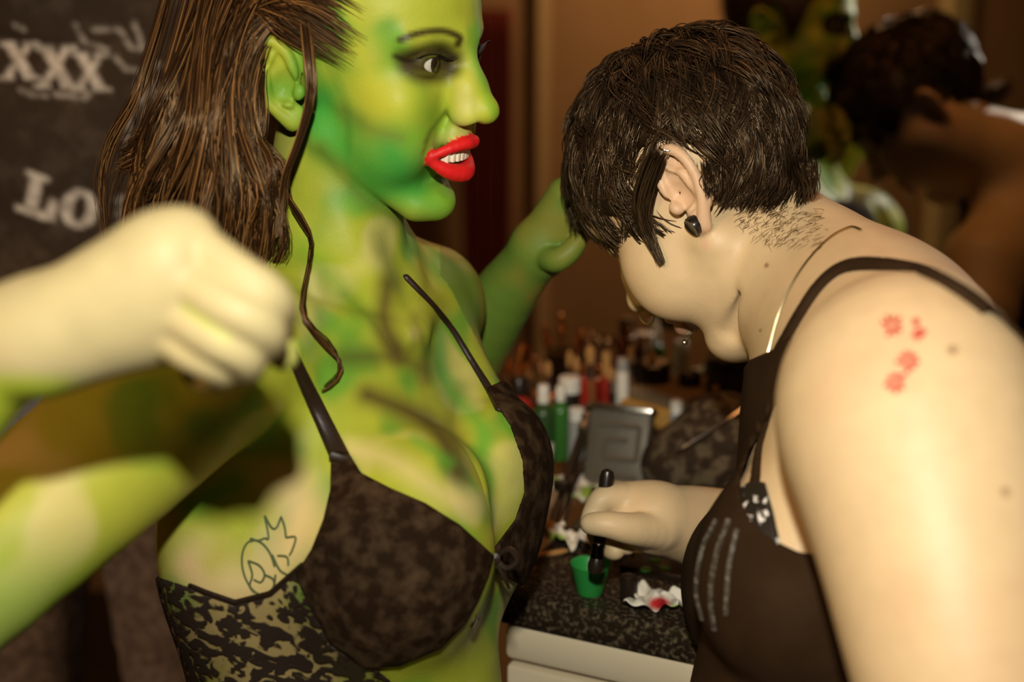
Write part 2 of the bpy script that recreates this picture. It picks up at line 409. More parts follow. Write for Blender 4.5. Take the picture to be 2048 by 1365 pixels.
def head(B, H, mouth='closed', eyes='open', heavy=0.0, nose=1.0):
    lips = Field()
    m = lambda r: np.asarray(r, float) * H.s
    e = lambda c, r, k: B.u(ell(H(*c), m(r), H.A), k * H.s)
    B.u(ell(H(-5, 0, 46), m((92, 73, 82)), H.A), .01)
    e((22, 0, 58), (60, 62, 58), 20)
    e((33, 0, -12), (47, 57 + heavy * 6, 72), 26)
    for s in (-1, 1):
        B.u(rc(H(2, s * 48, -38), H(64, s * 18, -84), (13 + heavy * 7) * H.s, (12 + heavy * 4) * H.s), 16 * H.s)
        e((58, s * 40, -4), (20, 20, 19), 16)
        e((52, s * 36, -36), (26 + heavy * 4, 22 + heavy * 5, 26), 20)
        B.u(rc(H(84, s * 8, 43), H(66, s * 48, 42), 7 * H.s, 6 * H.s), 12 * H.s)
    e((73, 0, -84), (13, 17, 13), 12)
    if heavy: e((45, 0, -92), (35, 32, 16 + 8 * heavy), 16)
    for s in (-1, 1):
        B.cut(ell(H(92, s * 31, 27), m((18, 18, 12)), H.A), 12 * H.s)
        e((68.5, s * 31, 27), (14.2, 15, 13.6), 3)
        if eyes == 'open': B.cut(ell(H(84, s * 31.5, 26), m((10, 14.3, 6.2)), H.A), 1.5 * H.s)
        else: B.cut(rc(H(82.5, s * 20, 21), H(79, s * 44, 22), .8 * H.s, .8 * H.s), 1.5 * H.s)
    B.u(rc(H(85, 0, 36), H(105 * nose, 0, -2), 6.5 * H.s, 8.5 * H.s), 9 * H.s)
    e((107 * nose, 0, -7), (11, 10.5, 9.5), 6)
    for s in (-1, 1):
        e((96, s * 12, -11), (10.5, 6.4, 7.4), 7)
        e((91, s * 9, 4), (12, 8, 15), 9)
        B.cut(ell(H(101, s * 8, -18.5), m((7.5, 4, 4.6)), H.A), 2.5 * H.s)
    e((86, 0, -28), (9, 15, 12), 8)
    if mouth == 'closed':
        B.chain([(*H(80, -25, -44), 3 * H.s), (*H(91, -12, -39), 5 * H.s), (*H(94, 0, -38.5), 5.2 * H.s), (*H(91, 12, -39), 5 * H.s), (*H(80, 25, -44), 3 * H.s)], 3 * H.s, 3, .002)
        B.chain([(*H(80, -24, -46), 3 * H.s), (*H(90, -10, -51), 6 * H.s), (*H(92, 0, -52), 6.5 * H.s), (*H(90, 10, -51), 6 * H.s), (*H(80, 24, -46), 3 * H.s)], 3 * H.s, 3, .002)
        B.cut(rc(H(98, -18, -45), H(98, 18, -45), 1.2 * H.s, 1.2 * H.s), 2 * H.s)
    else:
        B.cut(ell(H(92, 0, -44.5), m((20, 24.5, 7.2)), H.A), 3 * H.s)
        n0 = len(B.p)
        B.chain([(*H(78, -28, -43), 3 * H.s), (*H(90, -17, -35.5), 3.6 * H.s), (*H(97, -5, -32), 4.3 * H.s), (*H(96.5, 0, -33), 3.9 * H.s), (*H(97, 5, -32), 4.3 * H.s), (*H(90, 17, -35.5), 3.6 * H.s), (*H(78, 28, -43), 3 * H.s)], 2.5 * H.s, 3, .002)
        B.chain([(*H(78, -27, -45), 3 * H.s), (*H(88, -15, -53), 5.5 * H.s), (*H(93.5, 0, -56), 6.8 * H.s), (*H(88, 15, -53), 5.5 * H.s), (*H(78, 27, -45), 3 * H.s)], 3 * H.s, 3, .002)
        lips.p = B.p[n0:]
        B.cut(rc(H(86, 0, -68), H(84, 12, -68), 5 * H.s, 4 * H.s), 10 * H.s)
        for s in (-1, 1): B.cut(rc(H(90, s * 24, -16), H(82, s * 34, -38), .8 * H.s, 1.2 * H.s), 7 * H.s)
    return lips
def w4(rows): return [(*W(a, b, c), r) for a, b, c, r in rows]
def finger(B, rows, k=.004, n=4): B.chain(w4(rows), k, n, .002)

# ================================================================== the body-painted woman
WH = Frame((.885, .24, -.40), (.095, -.932, -.35), (-.114, -.201, 1.068))
woman = empty('person', (W(700, 1700, 1.08)[0], W(700, 1700, 1.08)[1], 0), 'smiling woman in green body paint with red lips and a black bra', 'person')
WB = Field()
WL = head(WB, WH, 'open', 'open')
ear(WB, WH, -1, .5, -7)
ear(WB, WH, 1)
Tl = C2W((.37, -.14, .918)); Tl /= np.linalg.norm(Tl); Tf = C2W((.918, .12, -.37)); Tf -= Tl * (Tf @ Tl); Tf /= np.linalg.norm(Tf); Tu = np.cross(Tf, Tl); TA = np.stack([Tf, Tl, Tu])
# neck and its muscles
WB.chain(w4([(690, 250, 1.085, .050), (672, 420, 1.095, .0485), (680, 560, 1.10, .052), (690, 680, 1.11, .066)]), .02, 4, .01)
WB.u(rc(W(625, 330, 1.062), W(792, 668, 1.045), .010, .008), .022)
WB.u(rc(W(770, 400, 1.16), W(826, 672, 1.055), .010, .009), .014)
WB.cut(ell(W(818, 668, 1.022), (.015, .014, .013)), .014)
# clavicles, shoulders, chest
WB.u(ell(W(655, 830, 1.10), (.090, .135, .105), TA), .03)
WB.u(rc(W(480, 705, .985), W(850, 622, 1.215), .048, .045), .045)
WB.u(rc(W(800, 672, 1.035), W(590, 640, .985), .0085, .010), .012)
WB.u(rc(W(590, 640, .985), W(500, 655, .965), .010, .012), .016)
WB.u(rc(W(828, 660, 1.05), W(868, 575, 1.17), .008, .010), .012)
WB.u(rc(W(560, 560, 1.08), W(470, 690, 1.01), .035, .04), .04)
WB.u(rc(W(770, 540, 1.16), W(850, 590, 1.21), .030, .04), .035)
WB.u(ell(W(655, 1090, 1.09), (.108, .135, .165), TA), .03)
WB.u(ell(W(470, 1040, 1.03), (.048, .06, .085), TA), .035)
WB.chain(w4([(690, 1230, 1.09, .112), (705, 1420, 1.09, .108), (690, 1600, 1.09, .125), (670, 1720, 1.09, .135)]), .03, 3, .02)
# breasts
RB = W(800, 1115, .985); LB = W(930, 1030, 1.105)
WB.u(ell(RB, (.066, .074, .074), TA), .05)
WB.u(ell(LB, (.058, .066, .074), TA), .04)
WB.u(rc(W(868, 660, 1.165), W(975, 900, 1.12), .026, .034), .04)
WB.u(ell(W(845, 985, 1.0), (.040, .055, .042), TA), .02)
WB.u(ell(W(990, 935, 1.09), (.034, .050, .048), TA), .018)
WB.cut(rc(W(945, 880, 1.005), W(982, 1090, 1.0), .003, .006), .012)
# right arm (elbow outside the picture, fist in front)
WB.chain(w4([(455, 715, .97, .052), (340, 800, .92, .051), (140, 975, .88, .049), (-230, 1290, .81, .043), (-380, 1420, .785, .040)]), .02, 4, .01)
WB.chain(w4([(-380, 1420, .785, .040), (-340, 1250, .745, .041), (-200, 935, .70, .032), (-15, 715, .68, .0240), (90, 660, .675, .0240)]), .015, 4, .01)
# the fist
WB.u(rc(W(60, 680, .672), W(330, 520, .665), .0235, .0245), .012)
WB.u(rc(W(90, 675, .672), W(350, 590, .668), .022, .0225), .012)
WB.u(rc(W(110, 690, .676), W(320, 650, .675), .020, .0195), .012)
WB.u(rc(W(330, 520, .668), W(375, 478, .666), .020, .0135), .010)
fk = .0035
finger(WB, [(372, 480, .664, .0120), (470, 545, .655, .0100), (535, 590, .657, .0097), (556, 625, .672, .0088), (545, 660, .690, .0080), (505, 675, .70, .007)], fk)
finger(WB, [(345, 550, .660, .0122), (450, 612, .648, .0105), (520, 650, .652, .0100), (535, 685, .668, .0090), (505, 705, .688, .0080), (470, 700, .70, .007)], fk)
finger(WB, [(330, 610, .662, .0115), (420, 672, .652, .0100), (485, 706, .657, .0095), (490, 735, .672, .0086), (455, 742, .690, .0078), (420, 730, .70, .007)], fk)
finger(WB, [(318, 660, .668, .0105), (385, 705, .660, .0090), (432, 730, .664, .0084), (440, 750, .676, .0076), (410, 756, .690, .007), (385, 745, .70, .0065)], fk)
finger(WB, [(190, 640, .70, .016), (360, 600, .722, .0125), (480, 620, .712, .0105), (545, 660, .700, .0092), (566, 712, .695, .0075)], fk)
# left arm behind, reaching to the make-up artist's head
WB.chain(w4([(848, 628, 1.215, .045), (850, 740, 1.30, .043), (858, 850, 1.38, .038), (862, 890, 1.40, .034)]), .02, 4, .01)
WB.chain(w4([(862, 890, 1.40, .034), (905, 760, 1.345, .036), (985, 625, 1.285, .029), (1060, 520, 1.235, .0205), (1080, 490, 1.225, .020)]), .015, 4, .01)
for a, b, r in (((1075, 485, 1.225), (1130, 392, 1.20), .019), ((1085, 500, 1.225), (1150, 420, 1.205), .018), ((1095, 510, 1.23), (1160, 455, 1.215), .016)):
    WB.u(rc(W(*a), W(*b), r, r * .85), .010)
finger(WB, [(1130, 385, 1.195, .0105), (1185, 360, 1.185, .0095), (1245, 375, 1.21, .0085), (1290, 405, 1.235, .0072)])
finger(WB, [(1145, 405, 1.195, .0105), (1205, 385, 1.19, .0095), (1270, 405, 1.215, .0085), (1310, 435, 1.24, .0072)])
finger(WB, [(1155, 430, 1.20, .010), (1210, 418, 1.20, .009), (1262, 440, 1.225, .008), (1300, 468, 1.245, .007)])
finger(WB, [(1160, 455, 1.21, .009), (1205, 452, 1.215, .008), (1245, 470, 1.235, .007), (1275, 492, 1.25, .006)])
finger(WB, [(1085, 505, 1.22, .013), (1110, 520, 1.20, .0105), (1138, 505, 1.195, .009), (1158, 480, 1.195, .0075)])

YG = np.array((.345, .385, .032)); GR = np.array((.070, .28, .026)); DG = np.array((.085, .10, .016)); BR = np.array((.070, .042, .013)); CR = np.array((.70, .56, .27))
def woman_col(P):
    px, d = proj(P); c = np.tile(YG, (len(P), 1)); x, y = px.T
    n1 = vnoise(P, 22, 1) * .6 + vnoise(P, 47, 2) * .4; n2 = vnoise(P, 30, 3); n3 = vnoise(P, 90, 5)
    c = mixc(c, GR, sstep(.50, .72, n1) * .75)
    c = mixc(c, CR, sstep(.62, .85, n2) * .35)
    c *= (.92 + .16 * n3)[:, None]
    l = WH.loc(P); hd = (l[:, 2] > -110) & (np.abs(l[:, 0]) < 140) & (np.abs(l[:, 1]) < 100)
    near = d < 1.16
    # face paint
    def B_(pts, w_, s_, colr, a=1.0, m=None):
        nonlocal c
        k = brush(px, spline(pts, 4) if len(pts) > 2 else pts, w_, s_) * a
        c = mixc(c, colr, k * (near if m is None else m))
    fc = near & (l[:, 2] > -130)
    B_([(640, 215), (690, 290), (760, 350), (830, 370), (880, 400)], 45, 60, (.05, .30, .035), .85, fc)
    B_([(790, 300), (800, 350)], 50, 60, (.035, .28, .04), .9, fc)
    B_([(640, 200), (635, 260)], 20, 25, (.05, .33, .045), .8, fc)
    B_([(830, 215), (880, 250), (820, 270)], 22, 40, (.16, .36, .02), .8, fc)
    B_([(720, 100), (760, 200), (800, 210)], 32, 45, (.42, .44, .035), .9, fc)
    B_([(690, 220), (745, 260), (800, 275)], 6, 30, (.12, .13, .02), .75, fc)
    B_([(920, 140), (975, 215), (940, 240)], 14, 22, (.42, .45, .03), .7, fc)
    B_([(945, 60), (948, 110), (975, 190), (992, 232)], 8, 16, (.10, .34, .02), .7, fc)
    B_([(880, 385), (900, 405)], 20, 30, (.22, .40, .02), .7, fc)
    # eye make-up and brow
    el = (l[:, 0] > 40) & (l[:, 2] > 5) & (l[:, 2] < 62) & (l[:, 1] < 0)
    B_([(806, 116), (840, 106), (880, 100), (910, 116)], 15, 18, BR * .5, 1, el)
    B_([(810, 136), (835, 152), (880, 154), (908, 140)], 11, 18, BR * .6, 1, el)
    B_([(822, 130), (850, 134), (895, 134)], 13, 10, BR * .55, .95, el)
    B_([(790, 112), (815, 122), (850, 118), (895, 125)], 4, 6, (.012, .006, .003), 1, el)
    B_([(800, 80), (840, 66), (885, 62), (918, 74), (916, 88)], 7, 6, (.025, .010, .004), .95, el)
    ez = (l[:, 0] > 40) & (l[:, 1] > 0) & (np.abs(l[:, 2] - 27) < 16) & (np.abs(l[:, 1] - 31) < 22)
    c = np.where(ez[:, None], np.array(BR) * .5, c)
    # nasolabial line and nostril
    B_([(892, 222), (862, 262), (850, 285)], 2, 7, (.05, .05, .01), .8, fc)
    # lips
    lip = np.zeros(len(P), bool); near_l = (l[:, 0] > 68) & (np.abs(l[:, 1]) < 34) & (l[:, 2] < -20) & (l[:, 2] > -70)
    lip[near_l] = WL(P[near_l]) < .0013
    c = np.where(lip[:, None], np.array((.60, .012, .012)), c)
    # neck, collar bones and chest: brown contour paint
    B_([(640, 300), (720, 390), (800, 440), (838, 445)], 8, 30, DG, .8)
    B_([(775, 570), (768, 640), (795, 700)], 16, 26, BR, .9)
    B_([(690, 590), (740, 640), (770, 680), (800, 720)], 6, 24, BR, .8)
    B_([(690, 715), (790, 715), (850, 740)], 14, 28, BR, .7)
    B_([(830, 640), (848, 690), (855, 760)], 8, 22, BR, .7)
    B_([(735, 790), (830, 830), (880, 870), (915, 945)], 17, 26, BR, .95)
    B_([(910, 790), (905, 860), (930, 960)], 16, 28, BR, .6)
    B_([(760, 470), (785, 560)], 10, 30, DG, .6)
    B_([(610, 500), (700, 600), (720, 640)], 20, 35, (.14, .36, .02), .5)
    B_([(880, 660), (885, 760), (960, 850), (965, 900)], 14, 24, (.06, .34, .03), .7)
    B_([(830, 880), (900, 925)], 8, 18, (.09, .34, .03), .7)
    B_([(700, 900), (780, 920), (900, 1000), (945, 1010)], 14, 34, CR, .6)
    B_([(1000, 900), (1005, 1000)], 8, 22, (.52, .5, .10), .6)
    B_([(620, 555), (628, 590)], 8, 16, (.7, .66, .3), .6)
    # less paint on the side of the chest and on the hand
    side = (d < 1.2) * sstep(890, 960, y) * sstep(730, 660, x)
    B_([(470, 960), (420, 990), (380, 1010)], 22, 30, (.12, .36, .03), .9, side)
    B_([(560, 930), (600, 1040), (560, 1120), (480, 1170), (400, 1130)], 50, 60, (.68, .52, .24), .9, side)
    B_([(420, 1130), (450, 1100)], 20, 40, (.42, .40, .05), .8, side)
    B_([(375, 1130), (430, 1195), (520, 1200), (560, 1180)], 14, 26, (.66, .46, .22), .9, side)
    hand = (d < .80) & (y < 840)
    hc = np.array((.41, .345, .17))
    c = np.where(hand[:, None], hc * (.94 + .12 * n3)[:, None], c)
    edge = np.clip((d - .682) / .014, 0, 1)
    c = np.where(hand[:, None], c + (np.array((.36, .42, .03)) - c) * (edge * .9)[:, None], c)
    c = np.where((hand & (d > .70))[:, None], np.array((.50, .29, .14)), c)
    c = np.where(hand[:, None], mixc(c, (.33, .42, .03), brush(px, [(372, 615), (455, 680)], 4, 14) * .9), c)
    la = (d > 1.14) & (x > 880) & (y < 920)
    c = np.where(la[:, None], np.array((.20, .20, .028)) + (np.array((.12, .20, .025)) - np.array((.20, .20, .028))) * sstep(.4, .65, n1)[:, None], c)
    B_([(380, 1290), (520, 1270), (640, 1330), (500, 1360)], 70, 40, (.50, .36, .15), .9, side)
    sa, sb_ = W(455, 715, .97), W(-380, 1420, .785); ba = sb_ - sa; tt = np.clip(((P - sa) @ ba) / (ba @ ba), 0, 1); da = np.linalg.norm(P - sa - tt[:, None] * ba, axis=1)
    aw = (1 - sstep(.055, .075, da)) * sstep(.08, .30, tt) * (d > .70)
    c = mixc(c, mixc(mixc(np.tile(np.array((.40, .41, .045)), (len(P), 1)), (.60, .50, .19), sstep(.45, .75, n2) * .8), (.18, .35, .03), sstep(.0, .8, (y - 1020) / 260) * .7), aw)
    gw = (d < .80) * sstep(730, 780, y - (x - 60) * .05) * sstep(200, 120, x)
    c = mixc(c, (.34, .42, .03), gw)
    return c
lo, hi = bounds(W(-500, 1560, .76), W(1000, -230, 1.3), W(1330, 900, 1.45), W(300, 1900, 1.3), W(300, 500, .6), W(600, 1850, .9), pad=.03)
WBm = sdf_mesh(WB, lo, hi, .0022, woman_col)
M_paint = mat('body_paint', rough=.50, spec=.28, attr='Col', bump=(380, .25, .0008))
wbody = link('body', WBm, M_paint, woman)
BVW = BVHTree.FromPolygons([v.co[:] for v in WBm.vertices], [p.vertices[:] for p in WBm.polygons])
M_eye = mat('eye_white', (.50, .47, .38), .15, .6); M_iris = mat('dark_iris', (.02, .012, .006), .1, .6); M_teeth = mat('teeth', (.80, .72, .55), .2, .5)
for s in (-1, 1):
    b = Bag(); b.lathe(WH(68.5 - 12.6, s * 31, 27), [(12.6e-3 * math.sin(a), 12.6e-3 * (1 - math.cos(a))) for a in np.linspace(.05, math.pi - .05, 14)], axis=WH.v(1, .12, -.02), sides=20)
    eb_ = b.build('eye', M_eye, woman)
    b = Bag(); b.lathe(WH(79.9, s * 31 + 2.0, 26.6), [(.0068, -.0016), (.0066, .0004), (.0040, .0014), (.0005, .0017)], axis=WH.v(1, .12, -.02), sides=18); b.build('iris', M_iris, eb_)
b = Bag()
for i in range(-3, 4):
    yy = i * 5.0; xx = 91.5 - abs(yy) ** 2 * .017
    b.box(WH(xx - 2, yy, -41.5), (.0032, .00240, .0056), WH.A, .0010)
b.build('teeth', M_teeth, woman)
# lashes of both eyes
M_lash = mat('black_lash', (.010, .005, .003), .6)
for s in (-1, 1):
    b = Bag(); rim = []
    for i in range(15):
        t = i / 14; yy = s * (20 + 25 * t); xx = 83.5 - 11 * t; zz = 29 + 3.5 * math.sin(t * 2.6); rim.append(WH(xx - .5, yy, zz + .3))
        b.tube([WH(xx - 1, yy, zz), WH(xx + 4, yy + s * 2 * t, zz + 1.5), WH(xx + 8, yy + s * 5 * t, zz + 5)], [.0006, .0005, .0002], 4, n=3)
    b.tube(rim, .0008, 5, spl=False); b.build('eyelashes', M_lash, woman)

# ---- bra
M_bra = mat('black_velvet', (.016, .008, .0035), .85, .06, noise=(85, (.060, .036, .018), .42, .72), bump=(300, .4, .001))
M_strap = mat('black_satin', (.020, .011, .006), .42, .3, bump=(600, .3, .0005))
def lace_mat(name, scale, thr):
    m = mat(name, (.022, .014, .009), .6, .3); nt = m.node_tree; b = nt.nodes['Principled BSDF']
    tc = nt.nodes.new('ShaderNodeTexCoord'); mp = nt.nodes.new('ShaderNodeMapping'); mp.inputs['Scale'].default_value = (1, 1, 1.6); nt.links.new(tc.outputs['Object'], mp.inputs[0])
    n = nt.nodes.new('ShaderNodeTexNoise'); n.inputs['Scale'].default_value = scale; n.inputs['Detail'].default_value = 2.5; n.inputs['Distortion'].default_value = 1.2; nt.links.new(mp.outputs[0], n.inputs['Vector'])
    r = nt.nodes.new('ShaderNodeMapRange'); r.inputs[1].default_value = thr; r.inputs[2].default_value = thr + .05; r.inputs[3].default_value = 1; r.inputs[4].default_value = .25; nt.links.new(n.outputs['Fac'], r.inputs[0]); nt.links.new(r.outputs[0], b.inputs['Alpha']); return m
M_lace = lace_mat('black_lace', 70, .50)
def strap_on(bvh, pts, near=.6):
    """a narrow region that follows a line laid over the skin"""
    q = spline(np.array(pts, float), 5); hit = []
    for x, y, r in q:
        v = ray(x, y); v = v / np.linalg.norm(v); h = bvh.ray_cast(Vector(CAM + v * near), Vector(v))
        if h[0] is not None: hit.append((np.array(h[0]), r / FPX * ((np.array(h[0]) - CAM) @ FWD)))
    fs = [rc(a[0], b_[0], a[1], b_[1]) for a, b_ in zip(hit, hit[1:]) if np.linalg.norm(a[0] - b_[0]) < .2]
    return uni(*fs)
bra = empty('bra', W(900, 1300, 1.0), None, None); bra.parent = woman; bra.matrix_parent_inverse = woman.matrix_basis.inverted()
def shell(name, body, V, lo_hi, vox, m, parent, t=.003, t2=.003, k=.002, colf=None):
    me = sdf_mesh(Shell(body, V, t, t2, k), *lo_hi, vox, colf, True); return link(name, me, m, parent)
cupR = [(662, 900), (697, 905), (722, 946), (780, 976), (850, 1006), (920, 1050), (960, 1086), (988, 1112), (978, 1150), (958, 1200), (930, 1250), (880, 1300), (800, 1334), (730, 1340), (660, 1290), (612, 1200), (590, 1150), (622, 1100), (646, 1040), (660, 980)]
shell('cup', WB, outline(cupR, .80, 1.06), bounds(W(560, 880, .88), W(1010, 1380, 1.06), W(560, 1380, 1.06), W(1010, 880, .86), pad=.02), .0022, M_bra, bra, .0042)
cupL = [(972, 776), (1020, 850), (1045, 920), (1049, 985), (1030, 1040), (988, 1096), (1000, 1150), (1080, 1190), (1240, 1040), (1190, 800), (1005, 762)]
shell('cup', WB, outline(cupL, 1.0, 1.3), bounds(W(960, 750, 1.0), W(1200, 1200, 1.3), W(1200, 750, 1.3), W(960, 1200, 1.0), pad=.02), .0024, M_bra, bra, .005)
bandV = uni(outline([(300, 1150), (412, 1186), (470, 1208), (540, 1190), (602, 1130), (660, 1290), (760, 1345), (800, 1380), (740, 1410), (500, 1440), (380, 1440), (300, 1400)], .85, 1.15), inter(half(W(420, 1190, 1.0), Tu), half(W(440, 1420, 1.0), -Tu), half(W(520, 1250, 1.02), Tf)))
shell('lace_band', WB, bandV, bounds(W(330, 1120, .9), W(1010, 1440, 1.15), W(330, 1440, 1.28), W(700, 1120, 1.28), W(1010, 1120, .9), pad=.02), .0030, M_lace, bra, .0028)
trimV = stroke([(380, 1172, 5), (412, 1186, 6), (470, 1206, 6), (540, 1188, 6), (604, 1130, 5)], .85, 1.06)
shell('band_edge', WB, trimV, bounds(W(360, 1100, .9), W(620, 1230, 1.12), pad=.03), .002, M_strap, bra, .0036)
shell('strap', WB, strap_on(BVW, [(520, 560, 15), (560, 650, 16), (592, 730, 16), (640, 830, 17), (680, 915, 20)], .85), bounds(W(500, 530, .93), W(710, 940, 1.1), W(710, 530, .93), pad=.03), .0018, M_strap, bra, .0032)
shell('strap', WB, strap_on(BVW, [(812, 556, 8), (830, 575, 8), (870, 618, 8), (906, 664, 8), (942, 722, 8), (985, 792, 10), (1000, 820, 11)], .95), bounds(W(770, 500, 1.0), W(1020, 840, 1.25), W(1020, 500, 1.25), pad=.03), .0018, M_strap, bra, .0042)
b = Bag(); b.box(W(680, 917, .952), (.0075, .0022, .0028), np.stack([C2W((.93, .3, .2)), C2W((.2, 0, -.98)), C2W((.3, -.95, 0))]), .001); b.build('slider', M_strap, bra)
# bow between the cups
b = Bag()
bc = W(990, 1116, .985)
for sx, sy in ((-1, -.35), (1, .35)):
    b.tube([bc, bc + C2W((.010 * sx, -.008 + .004 * sy, -.004)), bc + C2W((.016 * sx, .001, -.005)), bc + C2W((.008 * sx, .007, -.003)), bc], [.0016, .0024, .0028, .0022, .0014], 6)
b.tube([bc, bc + C2W((-.008, .018, -.004)), bc + C2W((-.014, .036, -.002)), bc + C2W((-.012, .044, -.002))], [.0018, .0026, .0028, .001], 6)
b.tube([bc, bc + C2W((.006, .012, -.002)), bc + C2W((.010, .022, 0))], [.0016, .0022, .001], 6)
b.lathe(bc + C2W((0, 0, -.006)), [(.001, 0), (.004, .001), (.004, .004), (.001, .006)], axis=C2W((0, 0, 1)), sides=10)
b.build('bow', M_strap, bra)
M_silver = mat('silver', (.75, .70, .60), .22, .5, metal=1)
b = Bag(); b.lathe(bc + C2W((-.0135, .036, -.014)), [(.0005, 0), (.0022, .001), (.003, .005), (.0022, .010), (.0005, .012)], axis=C2W((-.3, .95, 0)), sides=10); b.build('charm', M_silver, bra)

# ---- ink outline on her ribs, laid on the skin
M_ink = mat('tattoo_ink', (.085, .11, .045), .6, .2)
def ink(parent, bvh, lines, width, m, name='tattoo', lift=.0005):
    bag = Bag()
    for pts in lines:
        q = spline(np.array(pts, float), 6) if len(pts) > 2 else np.array(pts, float)
        out = []
        for x, y in q[:, :2]:
            v = ray(x, y); v = v / np.linalg.norm(v); h = bvh.ray_cast(Vector(CAM), Vector(v))
            if h[0] is not None: out.append(np.array(h[0]) + np.array(h[1]) * lift)
        run = []
        for o_ in out + [None]:
            if o_ is None or (run and np.linalg.norm(o_ - run[-1]) > .03):
                if len(run) > 2: bag.tube(run, width, 5, spl=False)
                run = []
            if o_ is not None: run.append(o_)
    return bag.build(name, m, parent)
ov = lambda cx, cy, rx, ry, a0, a1, rot: [(cx + rx * math.cos(a) * math.cos(rot) - ry * math.sin(a) * math.sin(rot), cy + rx * math.cos(a) * math.sin(rot) + ry * math.sin(a) * math.cos(rot)) for a in np.linspace(a0, a1, 16)]
ink(woman, BVW, [ov(518, 1136, 32, 56, 0.4, 6.4, -.25), [(505, 1085), (502, 1078), (516, 1082), (531, 1077)], [(531, 1077), (538, 1076), (530, 1032)], [(530, 1032), (544, 1056), (554, 1056), (563, 1034)], [(563, 1034), (570, 1054), (573, 1076)], [(573, 1076), (592, 1076), (586, 1100), (580, 1112)],
    [(497, 1122), (505, 1150), (500, 1172), (510, 1186)], [(497, 1122), (520, 1132), (530, 1150), (522, 1165), (508, 1160)], [(530, 1150), (548, 1160), (545, 1180), (520, 1190)], [(545, 1110), (560, 1140), (575, 1150)], [(556, 1112), (575, 1115), (578, 1132)]], .0008, M_ink)

# ---- long brown hair
HC = [(55, 145), (76, 98), (58, 78), (44, 58), (38, 32), (30, 4), (20, -6), (14, 14), (4, 40), (-20, 42), (-34, 6), (-48, -45), (-130, -45), (-130, 145)]
def locpoly(H, pts, y0, y1):
    def f(P):
        l = H.loc(P); return np.maximum(poly_d(l[:, [0, 2]], pts), np.maximum(y0 - l[:, 1], l[:, 1] - y1)) * H.s
    return f
def hair_mat(name, rough=.32):
    m = mat(name, rough=rough, spec=.6, attr='Col'); b = m.node_tree.nodes['Principled BSDF']; b.inputs['Anisotropic'].default_value = .6; b.inputs['Specular Tint'].default_value = (1.0, .72, .42, 1); return m
M_hair = hair_mat('brown_hair')
crW = Field().u(ell(WH(-5, 0, 46), np.array((94, 75, 84)) * WH.s, WH.A), .01).u(ell(WH(22, 0, 58), np.array((62, 64, 60)) * WH.s, WH.A), .02)
cv, cf = surface(Shell(crW, locpoly(WH, HC, -120, 120), .007, .006, .004), *bounds(WH(-120, -100, -60), WH(110, 100, 150), WH(-100, 100, 150), WH(-110, 90, -60), pad=.03), .004)
g = lambda rows: [(*W(a, b_, c_), r) for a, b_, c_, r in rows]
falls = [
    g([(420, -60, 1.06, .03), (390, 60, 1.05, .03), (355, 180, 1.03, .030), (330, 260, 1.03, .028), (290, 340, 1.04, .028), (275, 440, 1.05, .03), (270, 560, 1.06, .02)]),
    g([(470, -60, 1.05, .03), (440, 60, 1.03, .030), (410, 180, 1.01, .03), (385, 290, 1.01, .03), (345, 380, 1.02, .03), (330, 470, 1.03, .03), (330, 600, 1.04, .02)]),
    g([(540, -50, 1.03, .03), (490, 60, 1.01, .028), (460, 170, 1.00, .026), (445, 280, 1.00, .027), (425, 380, 1.01, .03), (410, 480, 1.02, .03), (400, 620, 1.03, .02)]),
    g([(580, 0, 1.01, .02), (505, 70, 1.00, .016), (470, 180, .995, .015), (478, 290, .995, .018), (492, 390, 1.0, .024), (478, 490, 1.01, .024), (470, 620, 1.02, .018)]),
    g([(595, 30, 1.0, .010), (515, 80, .998, .006), (482, 180, .996, .007), (500, 270, .997, .010), (543, 360, 1.0, .014), (535, 450, 1.01, .014), (520, 560, 1.02, .01)]),
]
cur = lock(falls, 4800, 1.0, 17, .003, 0, .2, 110, .007)
flick = [g([(345, 190, 1.02, .012), (325, 240, 1.02, .010), (290, 275, 1.02, .008), (250, 292, 1.03, .004)]), g([(360, 200, 1.02, .012), (330, 290, 1.02, .010), (280, 320, 1.02, .008), (245, 345, 1.03, .004)])]
cur += lock(flick, 160, 1.0, 17, .004)
# top of the head combed back over the ear, and the sideburn
top = []
for yy, x0, z0 in ((-30, 76, 98), (-45, 68, 88), (-55, 58, 75), (-60, 48, 60), (-66, 42, 38), (-70, 32, 16)):
    a = WH(x0, yy, z0); bq = WH(x0 - 45, yy - 12, z0 + 18 if z0 > 40 else z0 + 22); c_ = WH(-35, -78, 62 if z0 > 50 else 52); e_ = WH(-62, -72, 25); 
    top.append([(*a, .004), (*bq, .008), (*c_, .010), (*e_, .012)])
cur += lock(top, 1700, 1.0, 17, .003, .35)
top2 = []
for yy in np.linspace(-60, 70, 8):
    top2.append([(*WH(76 - abs(yy) * .2, yy, 100 - abs(yy) * .22), .004), (*WH(25, yy * 1.1, 130 - abs(yy) * .25), .008), (*WH(-40, yy * 1.15, 126 - abs(yy) * .3), .01), (*WH(-92, yy, 60), .014)])
cur += lock(top2, 900, 1.0, 17, .003, .3)
def onskin(rows, lift=.004, bvh=None):
    out = []
    for x, y, r in rows:
        v = ray(x, y); v = v / np.linalg.norm(v); h = (bvh or BVW).ray_cast(Vector(CAM + v * .8), Vector(v)); dd = (np.array(h[0]) - CAM) @ FWD - lift if h[0] is not None else 1.0
        out.append((*W(x, y, dd), r))
    return out
